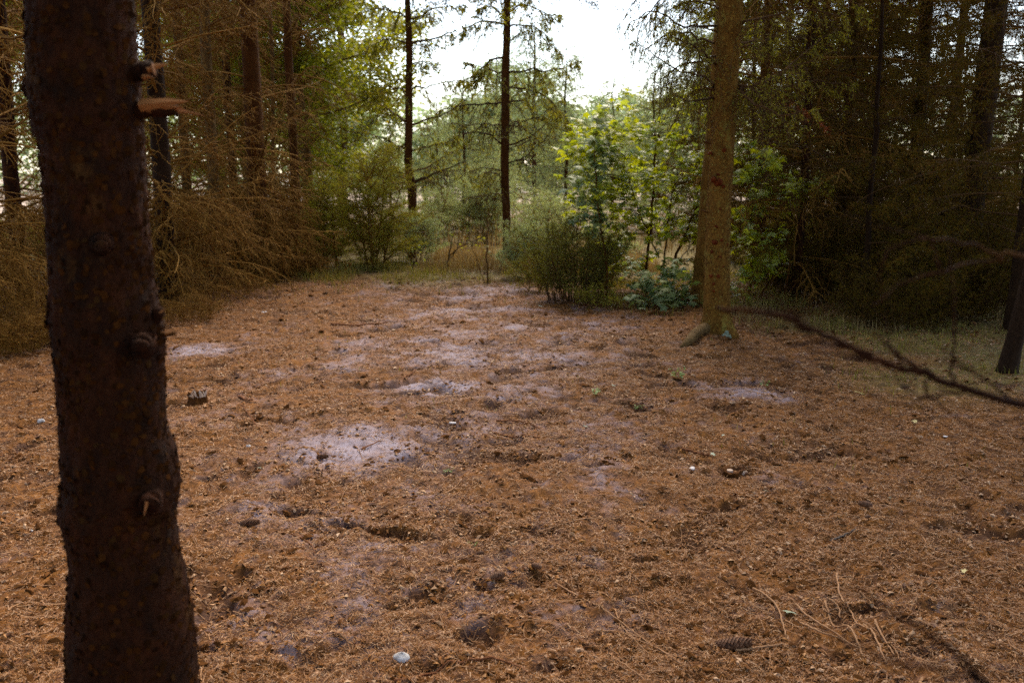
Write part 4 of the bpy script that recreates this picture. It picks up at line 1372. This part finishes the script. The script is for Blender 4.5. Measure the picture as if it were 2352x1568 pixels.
GD = green_mesh("crown", 110, .2, 4.6, lambda f: 1.7 * (1 - f) ** .5 + .2, 'needle_dark', .09, 4, .06, .012, 9, el=(-.1, .5), twl=.5)
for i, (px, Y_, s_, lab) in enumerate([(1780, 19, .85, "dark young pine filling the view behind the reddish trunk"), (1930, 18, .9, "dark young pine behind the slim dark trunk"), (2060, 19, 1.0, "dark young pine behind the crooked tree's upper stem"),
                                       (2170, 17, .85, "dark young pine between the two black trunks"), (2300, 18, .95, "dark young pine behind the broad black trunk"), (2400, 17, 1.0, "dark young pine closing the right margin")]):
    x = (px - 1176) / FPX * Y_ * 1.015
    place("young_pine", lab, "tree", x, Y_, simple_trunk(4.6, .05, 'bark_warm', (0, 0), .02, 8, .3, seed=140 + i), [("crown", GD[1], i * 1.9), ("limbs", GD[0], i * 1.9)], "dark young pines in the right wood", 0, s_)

# far wood closing the horizon all round
n = 150000
a = RNG.uniform(0, 2 * math.pi, n)
r = RNG.uniform(75, 92, n)
hmax = 3.5 + 4.5 * vnoise(a * 14, a * 0, 91) + 2.0 * vnoise(a * 40, a * 0, 92)
z = RNG.uniform(0, 1, n) ** .8 * hmax
pos = np.stack([r * np.sin(a), r * np.cos(a), z], -1)
X, Yv, Z = leaf_frames(n, .3)
s_ = RNG.uniform(.3, .65, n)[:, None]
mb = MB()
mb.inst(QL, [[(0, 1, 2, 3)]], pos, X * s_, Yv * s_, Z * s_)
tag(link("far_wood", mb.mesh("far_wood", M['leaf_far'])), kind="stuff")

# ------------------------------------------------------------------ unseen wood, added behind and beside the viewer to shade the clearing's near end
off = [(-5.0, 8.3), (4.6, 5.2), (-3.4, 1.2), (.9, -1.5), (-1.3, -1.3), (-5.2, 4.2), (-2.0, -2.4), (1.9, -2.2), (3.9, .6), (5.8, 3.6), (-5.5, -1.5), (.2, -5.0), (5.6, -2.6), (-6.4, 7.4), (-3.2, -6), (3.4, -6), (8.0, 6.0), (-8.5, 2.5)]
lab_off = ["wide-crowned spruce left of the middle clearing", "wide-crowned spruce right of the near clearing", "spruce left of the standpoint", "spruce close behind the standpoint, right", "spruce close behind the standpoint, left", "spruce left of the near clearing", "spruce behind the standpoint, left side", "spruce behind the standpoint, right side", "spruce right of the standpoint",
           "spruce right of the near clearing", "spruce behind and far left of the standpoint", "spruce straight behind the standpoint", "spruce behind and far right of the standpoint",
           "spruce left of the middle clearing", "spruce deep behind, left side", "spruce deep behind, right side", "spruce deep in the right wood beside the clearing", "spruce deep in the left wood beside the clearing"]
for i, ((x, y), lab) in enumerate(zip(off, lab_off)):
    e = place("spruce_tree", lab + ", outside the picture", "tree", x, y, simple_trunk(12, .11, 'bark_dark', (0, 0), .02, 12, .3, seed=80 + i),
              ([("dead_branches", DV[i % 3], i * 1.1)] if x < 0 else []) + [("crown", LV[i % 2][1], i * 1.4), ("lower_crown", LV[(i + 1) % 2][1], i * 1.9)], "spruces outside the picture", 0, 1.5 if i < 2 else 1.25)  # crowns doubled and scaled up to deepen the shade

# ------------------------------------------------------------------ near spruce whose thin branch crosses at the right
nx, ny = 1.75, 1.25
nbz = np.array([nx, ny, gz(nx, ny)])
ne = empty("spruce_tree", tuple(nbz))
tag(ne, "near spruce outside the right margin whose thin blurred branch reaches over the ground", "tree")
link("trunk", simple_trunk(10, .10, 'bark_dark', (0, 0), .02, 16, .3, seed=99), ne)
link("crown", LV[1][1], ne, rz=.7)
wn_ = lambda px, py, Y_=1.05: W(px, py, Y_) - nbz
tb = MB()


def nb_(pts, r0, r1=.35, K=14):
    P = bez(pts, K, .0015)
    tb.tubes(P[None], taper(1, K, r0, r1), 7, True)


nb_([np.array([0, 0, 1.0]), wn_(2700, 1030, 1.12), wn_(2400, 945, 1.08), wn_(2240, 900), wn_(2130, 862), wn_(2010, 828), wn_(1930, 790), wn_(1860, 752), wn_(1760, 720), wn_(1645, 706)], .0054, .45, 34)
nb_([wn_(2010, 828), wn_(1940, 815), wn_(1880, 812), wn_(1835, 790)], .0016)
nb_([wn_(1860, 752), wn_(1800, 700), wn_(1755, 672)], .0013)
nb_([wn_(2240, 900), wn_(2150, 905), wn_(2070, 930), wn_(1990, 905)], .0018)
nb_([wn_(2080, 845), wn_(2040, 780), wn_(2030, 720)], .0014)
nb_([wn_(2025, 797 + 30), wn_(1970, 806), wn_(1900, 790), wn_(1840, 760), wn_(1818, 738)], .0022)
nb_([wn_(1945, 797), wn_(1890, 770), wn_(1830, 735)], .0018)
nb_([wn_(2115, 858), wn_(2060, 810), wn_(2004, 768)], .0030)
nb_([wn_(2188, 880), wn_(2190, 830), wn_(2193, 760), wn_(2188, 640), wn_(2180, 560)], .0020)
nb_([wn_(2188, 885), wn_(2120, 860), wn_(2075, 870), wn_(2000, 820)], .0016)
nb_([wn_(2130, 870), wn_(2120, 915), wn_(2050, 870), wn_(1990, 830)], .0014)
nb_([wn_(2135, 868), wn_(2130, 905), wn_(2200, 960), wn_(2270, 1000)], .0016)
nb_([wn_(2350, 930, 1.08), wn_(2230, 850), wn_(2180, 810), wn_(2150, 790)], .0018)
nb_([np.array([-.05, 0, 1.25]), wn_(2500, 620, 1.1), wn_(2300, 600, 1.1), wn_(2160, 620), wn_(2060, 660), wn_(2000, 700)], .0026, .3, 20)
nb_([wn_(2300, 600, 1.1), wn_(2230, 560, 1.1), wn_(2130, 550), wn_(2030, 590), wn_(2028, 700)], .0022)
nb_([wn_(2160, 620), wn_(2140, 560), wn_(2110, 540), wn_(2000, 520)], .0016)
nb_([np.array([-.1, -.2, .9]), wn_(2500, 1750, .62), wn_(2270, 1560, .6), wn_(2130, 1450, .6), wn_(1960, 1350, .6)], .0036, .4, 18)
nb_([wn_(2270, 1560, .6), wn_(2060, 1520, .6), wn_(1890, 1450, .6)], .0022)
link("branch", tb.mesh("branch", M['bark_dark'], True), ne)

# ------------------------------------------------------------------ things on the ground
def on_ground(px, py, lift=0.0):
    x, y = G(px, py)
    return np.array([x, y, gz(x, y) + lift])


def stick(name, label, cat, pts, r0, mat, group=None, r1=.6, S=8, lift=.004, forks=()):
    """Stick lying on the ground through view points pts."""
    W_ = [on_ground(px, py, r0 + lift) for px, py in pts]
    b = np.array(W_[0])
    P = bez(W_, 10 + 4 * len(W_), r0 * .3)
    P[:, 2] = np.maximum(P[:, 2], ground_z(P[:, 0], P[:, 1]) + r0 * .6)
    mb = MB()
    mb.tubes((P - b)[None], taper(1, len(P), r0, r1), S, True)
    for f in forks:
        F_ = [on_ground(px, py, r0 * .6 + lift) for px, py in f]
        Q = bez(F_, 10, r0 * .2) - b
        mb.tubes(Q[None], taper(1, 10, r0 * .6, .5), 6, True)
    o = link(name, mb.mesh(name, M[mat], True), loc=tuple(b))
    return tag(o, label, cat, group)


SG = "sticks lying on the clearing"
stick("stick", "long reddish stick lying crosswise in the left back of the clearing", "stick", [(760, 753), (820, 748), (890, 740)], .010, 'stick', SG)
stick("stick", "straight thin pale stick lying away from the small left stump", "stick", [(555, 925), (580, 960), (606, 1002)], .004, 'stick', SG)
stick("stick", "stick with a short fork in the middle of the clearing, right of the pale sand", "stick", [(1140, 973), (1200, 973), (1240, 984)], .006, 'stick', SG, forks=[[(1225, 980), (1240, 965)]])
stick("stick", "dark stick right below the forked one, mid clearing", "stick", [(1130, 993), (1180, 1000), (1240, 1008)], .006, 'stick', SG)
stick("stick", "short brown stick beside the low stump on the right", "stick", [(1568, 1034), (1600, 1042), (1632, 1049)], .009, 'stick', SG)
stick("stick", "thin pale straw-like stick right of centre in the foreground", "stick", [(1680, 1230), (1705, 1213), (1736, 1194)], .0028, 'stick', SG)
stick("stick", "short grey stick at the right of the foreground", "stick", [(1908, 1232), (1935, 1222), (1966, 1210)], .0048, 'stick_grey', SG)
stick("stick", "long red-brown stick along the bottom edge", "stick", [(905, 1540), (990, 1520), (1100, 1513), (1170, 1522), (1215, 1540)], .006, 'stick', SG)
stick("stick", "brown stick with a bend beneath the pinecone at the bottom right", "stick", [(1690, 1474), (1740, 1468), (1790, 1462), (1810, 1468)], .0045, 'root', SG)
stick("stick", "small stick on the pale sand patch in the foreground", "stick", [(830, 1035), (850, 1026), (872, 1016)], .005, 'stick', SG)
stick("stick", "dark twig stuck above the middle sand patch", "stick", [(928, 872), (945, 862), (962, 850)], .006, 'stick', SG)
stick("stick", "curled dark twig lying in the left foreground", "stick", [(668, 1228), (700, 1236), (718, 1252), (722, 1270)], .0035, 'stick', SG)
stick("stick", "short dark stick near the left stump", "stick", [(548, 908), (562, 912), (580, 916)], .010, 'stick', SG)
RG = "exposed rootlets in the right foreground"
rts = [[(1275, 1325), (1320, 1352), (1390, 1395), (1450, 1430), (1520, 1475), (1580, 1500)], [(1413, 1383), (1425, 1415), (1455, 1445), (1510, 1470), (1580, 1515)],
       [(1355, 1432), (1400, 1430), (1440, 1440), (1490, 1480)], [(1385, 1435), (1382, 1470), (1420, 1510), (1480, 1550)], [(1730, 1345), (1765, 1370), (1790, 1400), (1805, 1450)],
       [(1828, 1380), (1860, 1405), (1910, 1440), (1960, 1475), (1985, 1482)], [(1922, 1312), (1930, 1350), (1958, 1385), (1968, 1420)], [(1968, 1420), (2000, 1440), (2015, 1470), (2035, 1520)],
       [(1975, 1350), (2010, 1380), (2035, 1405), (2045, 1425)], [(1895, 1375), (1915, 1410), (1950, 1440), (1975, 1480), (1980, 1500)], [(1840, 1420), (1880, 1445), (1930, 1460)],
       [(1900, 1370), (1925, 1380), (1930, 1395)], [(2010, 1420), (2025, 1450), (2055, 1490)], [(1980, 1390), (1960, 1420), (1935, 1445)], [(660, 1180), (700, 1165), (760, 1150)],
       [(1000, 1150), (1040, 1130), (1060, 1105)], [(1240, 1215), (1330, 1200), (1420, 1190)], [(870, 1180), (940, 1160), (990, 1150)], [(1880, 1010), (1950, 1000), (2060, 1005), (2180, 1040)],
       [(1850, 1320), (1900, 1318), (1960, 1305)], [(450, 1180), (500, 1165), (530, 1140)]]
rlab = ["longest rootlet running diagonally from the pinecones to the lower right", "curving rootlet crossing beside the longest one", "short level rootlet left of the crossing pair",
        "looping rootlet that dips towards the bottom edge", "bowed rootlet left of the curled pale leaf", "straight rootlet under the curled pale leaf, slanting right",
        "crooked upper rootlet dropping from the top of the rootlet tangle", "lower continuation rootlet ending by the dark hole", "short rootlet at the tangle's upper right",
        "kinked rootlet in the middle of the tangle", "thin rootlet nearly level in the tangle", "tiny hooked rootlet in the tangle's top", "rootlet at the tangle's right side",
        "cross-lying rootlet in the tangle", "rootlet slanting up on the left foreground needles", "fine rootlet pointing at the pale sand", "long level rootlet above the lone pinecones",
        "level rootlet under the large sand patch", "long arching rootlet along the right side of the clearing", "level rootlet above the tangle", "rootlet right beside the foreground trunk"]
for k_, (q, lb1) in enumerate(zip(rts, rlab)):
    stick("rootlet", lb1, "root", q, .0042 if 4 <= k_ <= 13 else .003, 'root', RG, S=6, lift=.012 if 4 <= k_ <= 13 else .005)


def cone(label, px, py, L, az, rr=.27):
    """Pine cone: overlapping scales on a spindle."""
    p = on_ground(px, py, L * rr * .95 + .006)
    ax = np.array([math.cos(az), math.sin(az), RNG.uniform(-.05, .08)])
    ax /= np.linalg.norm(ax)
    s1 = norm(np.cross(ax, [0, 0, 1.0]))
    s2 = np.cross(s1, ax)
    mb = MB()
    K = 12
    t = np.linspace(0, 1, K)
    R = L * rr * .8 * np.sin(math.pi * (t * .86 + .09)) ** .7
    P = (t[:, None] - .5) * L * ax
    mb.tubes(P[None], R[None] * .9, 12, True)
    n_ = int(110 * max(1, L / .08))
    k_ = np.arange(n_)
    tt = (k_ + .5) / n_
    a_ = k_ * 2.39996
    rad = L * rr * np.sin(math.pi * (tt * .86 + .09)) ** .7
    rd = np.cos(a_)[:, None] * s1 + np.sin(a_)[:, None] * s2
    B = (tt[:, None] - .5) * L * ax + rd * rad[:, None] * .72
    Yd = norm(ax * .9 + rd * .55)
    Xd = norm(np.cross(Yd, rd))
    Zd = np.cross(Xd, Yd)
    s_ = L * .12
    mb.inst([(-.5, 0, 0), (.5, 0, 0), (.55, .7, .12), (0, 1.1, .05), (-.55, .7, .12), (0, .6, -.25)], [[(0, 1, 2, 3, 4)[:4], (0, 3, 4, 0)[:3] + (4,)] if False else [(0, 1, 2), (0, 2, 3), (0, 3, 4), (4, 3, 5), (3, 2, 5)]],
            B, Xd * s_, Yd * s_, Zd * s_)
    o = link("pine_cone", mb.mesh("pine_cone", M['cone']), loc=tuple(p))
    tag(o, label, "pine cone", "pine cones on the ground")


cone("long ribbed spruce cone lying level at the bottom right", 1680, 1466, .125, .05, .16)
cone("stubby pine cone standing out in the centre foreground, larger of the close pair", 1141, 1325, .062, .6, .32)
cone("small pine cone just right of the larger centre one", 1233, 1306, .045, 2.6, .3)
cone("slim curved cone in the left foreground", 572, 1208, .085, .3, .18)
cone("brown cone on the near edge of the pale sand patch", 740, 1054, .065, -.1, .2)
cone("rounded cone at the right of the clearing above the grey stick", 1988, 1172, .062, 2.6, .26)
cone("little dark cone alone below the centre of the clearing", 1102, 1260, .035, .4, .3)
cone("small cone just below the rounded right-hand cone", 1992, 1192, .03, .2, .3)


def pebble(name, label, cat, px, py, size, mat, flat=.7, group=None, ang=6, lift=.3):
    p = on_ground(px, py, size * lift)
    bm = MB()
    nu, nv = 12, 8
    u = np.arange(nu) / nu * 2 * math.pi
    v_ = np.linspace(0, math.pi, nv + 1)
    V = []
    ph = RNG.uniform(0, 6, 3)
    for b_ in v_:
        for a_ in u:
            d_ = np.array([math.sin(b_) * math.cos(a_), math.sin(b_) * math.sin(a_), math.cos(b_)])
            k_ = 1 + .18 * math.sin(a_ * 2 + ph[0]) + .12 * math.cos(3 * a_ + ph[1]) * math.sin(b_) + .10 * math.cos(b_ * 3 + ph[2])
            V.append(d_ * k_ * size * np.array([1, .8, flat]))
    I = np.arange(nu * (nv + 1)).reshape(nv + 1, nu)
    J = np.roll(I, -1, 1)
    bm.add(V, np.stack([I[:-1], I[1:], J[1:], J[:-1]], -1).reshape(-1, 4))
    o = link(name, bm.mesh(name, M[mat], True), loc=tuple(p), rz=RNG.uniform(0, 6))
    return tag(o, label, cat, group)


pebble("stone", "white angular stone at the bottom edge left of centre", "stone", 922, 1501, .026, 'stone', .75)
pebble("stone", "pale roundish stone left of the foreground trunk", "stone", 93, 961, .022, 'stone', .6)
pebble("stone", "small pale stone on the needles at the left foreground edge", "stone", 72, 1208, .008, 'stone', .7)
pebble("stone", "whitish pebble right of the foreground trunk, mid distance", "stone", 571, 1028, .015, 'stone', .5)
pebble("stone", "tiny pale pebble left of the whitish one", "stone", 474, 1032, .007, 'stone', .5)
pebble("wood_chip", "two-part white chip left of the low stump on the right", "wood chip", 1590, 1080, .020, 'chip', .4)
pebble("wood_chip", "pale flat chip in the far left of the clearing", "wood chip", 607, 722, .035, 'chip', .3)
pebble("wood_chip", "pale chip at the right side of the clearing, near the margin", "wood chip", 2172, 1001, .016, 'chip', .3)
pebble("wood_chip", "pinkish chip beside the forked stick", "wood chip", 1040, 972, .022, 'chip', .3)


def ground_leaf(label, px, py, size, mat='dead_leaf', curl=.3, group="fallen leaves on the clearing", tmpl=None):
    p = on_ground(px, py, .012)
    mb = MB()
    a_ = RNG.uniform(0, 6)
    X = np.array([[math.cos(a_), math.sin(a_), curl]]) * size
    Y = np.array([[-math.sin(a_), math.cos(a_), .25 * curl]]) * size
    Z = norm(np.cross(X, Y)) * size
    T = np.array(ML) - np.array([0, .45, 0])
    T[:, 2] += .5 * curl * (T[:, 0] ** 2 + T[:, 1] ** 2) * 2 + .08
    mb.inst(T, MF, np.zeros((1, 3)), X, Y, Z)
    o = link("fallen_leaf", mb.mesh("fallen_leaf", M[mat], True), loc=tuple(p), rz=0)
    tag(o, label, "leaf", group)


for px, py, s_, m_, lb1 in [(1975, 904, .075, 'dead_leaf_yellow', "largest yellowish fallen leaf at the right of the clearing"), (1816, 1397, .050, 'dead_leaf', "curled pale leaf on the rootlet tangle at lower right"),
                            (1636, 1050, .032, 'dead_leaf', "pale leaf right above the low stump on the right"), (1660, 1008, .02, 'dead_leaf', "small pale leaf beyond the low stump"),
                            (497, 845, .05, 'dead_leaf', "pale green leaf beyond the left stump"), (1760, 1092 + 40, .022, 'dead_leaf', "pale leaf right of the low stump, nearer"),
                            (2045, 1148, .03, 'dead_leaf', "pale leaf near the rounded right-hand cone"), (2100, 968, .035, 'dead_leaf_yellow', "yellow leaf under the blurred branch at right"),
                            (2150, 915, .03, 'dead_leaf_yellow', "small yellow leaf close under the blurred branch's thick end"), (1200, 808, .03, 'dead_leaf', "pale leaf far back in the middle of the clearing"),
                            (1408, 898, .03, 'dead_leaf', "pale leaf right of the middle, behind the green sprig"), (1345, 1000 - 20, .028, 'dead_leaf', "pale leaf beyond the centre sticks"),
                            (1605, 905, .03, 'dead_leaf', "bluish leaf below the stout spruce's root"), (1670, 948, .026, 'dead_leaf', "little bluish leaf between the stout spruce and the low stump"),
                            (597, 1074, .02, 'dead_leaf', "tiny green-white leaf below the whitish pebble"), (2213, 1305, .026, 'dead_leaf_yellow', "yellow-green leaf standing up at the right margin"),
                            (1240, 700, .04, 'dead_leaf', "pale leaf at the back right end of the path"), (2030, 1010, .022, 'dead_leaf', "small pale leaf right of centre at mid right"),
                            (1133, 1056, .02, 'dead_leaf', "pale sliver of leaf below the large sand patch's right tip"), (1820, 858, .05, 'chip', "pinkish curled leaf at right, past the stout spruce")]:
    ground_leaf(lb1, px, py, s_, m_)


def sprig(label, px, py, hgt, nst=6):
    p = on_ground(px, py, 0)
    tb_, lb_ = MB(), MB()
    for k_ in range(nst):
        P = curve((RNG.normal(0, hgt * .3), RNG.normal(0, hgt * .3), 0), RNG.uniform(0, 6.3), RNG.uniform(.5, 1.3), hgt * RNG.uniform(.6, 1.1), .5, 5)
        tb_.tubes(P[None], taper(1, 5, .0012, .5), 3)
        B, T = at_poly(P, RNG.uniform(.3, 1, 5))
        X, Yv, Z = leaf_frames(5, .0)
        s_ = hgt * .28
        lb_.inst(QL, [[(0, 1, 2, 3)]], B, X * s_, Yv * s_, Z * s_)
    e = empty("seedling", tuple(p))
    tag(e, label, "seedling", "green seedlings on the clearing")
    link("stems", tb_.mesh("stems", M['sprig']), e)
    link("leaves", lb_.mesh("leaves", M['sprig']), e)


for px, py, h_, lb1 in [(1370, 916, .07, "bright green seedling right of the middle of the clearing"), (1560, 872, .10, "taller green seedling below the stout spruce's root"),
                        (1082, 1232, .035, "tiny green seedling below the centre, near the cones"), (1024, 1080, .04, "small green seedling at the tip of the large sand patch"),
                        (1755, 880, .06, "green seedling beyond the stout spruce, near the mauve sand"), (1470, 935, .05, "low green seedling between two pale leaves, right of middle")]:
    sprig(lb1, px, py, h_)


def stump(label, px, py, r_, h_, jag, cut=False, shards=5):
    p = on_ground(px, py, 0)
    e = empty("stump", tuple(p))
    tag(e, label, "stump")
    S_, K_ = 28, 8
    a_ = np.arange(S_) / S_ * 2 * math.pi
    hh = h_ * (1 + jag * (vnoise(a_ * 2.2, a_ * 0 + px, 95) - .5) * 2)
    hh[-1] = (hh[0] + hh[-2]) / 2
    V = []
    for k_ in range(K_):
        f = k_ / (K_ - 1)
        R = r_ * (1 + .45 * (1 - f) ** 3) * (1 + .10 * np.cos(a_ * 5 + 1) + .06 * np.cos(a_ * 9))
        V.append(np.stack([R * np.cos(a_), R * np.sin(a_), -.03 + (hh + .03) * f], -1))
    V.append(np.stack([r_ * .75 * np.cos(a_), r_ * .75 * np.sin(a_), hh - h_ * .15], -1))
    V.append(np.stack([r_ * .1 * np.cos(a_), r_ * .1 * np.sin(a_), np.full(S_, h_ * .55)], -1))
    I = np.arange(S_ * (K_ + 2)).reshape(K_ + 2, S_)
    J = np.roll(I, -1, 1)
    mb = MB()
    mb.add(np.concatenate(V), np.stack([I[:-1], J[:-1], J[1:], I[1:]], -1).reshape(-1, 4))
    mb.f.append(I[-1].reshape(1, -1))
    link("bark", mb.mesh("bark", M['bark_warm'], True), e)
    mb = MB()
    for k_ in range(shards):
        aa = RNG.uniform(-2.6, .6)
        q = np.array([math.cos(aa) * r_ * .8, math.sin(aa) * r_ * .8, h_ * .6])
        q1 = q + np.array([RNG.normal(0, .012), RNG.normal(0, .012), h_ * RNG.uniform(.35, .75)])
        mb.tubes(np.stack([q * [1.15, 1.15, 1], (q + q1) / 2 * [1.12, 1.12, 1], q1])[None], np.array([[.013, .009, .001]]), 5, True)
    if cut:
        mb.tubes(np.array([[(-r_ * .3, r_ * .2, h_ * .5), (-r_ * .3, r_ * .18, h_ * 1.02)]]), np.array([[r_ * .34, r_ * .30]]), 14, True)
    link("split_wood", mb.mesh("split_wood", M['wood_pale'], False), e)


stump("small jagged stump with pale splinters, right of the foreground trunk", 455, 916, .058, .085, .3, shards=9)
stump("low dark stump with one pale cut knob at the right of the clearing", 1684, 1083, .055, .028, .5, True, 2)
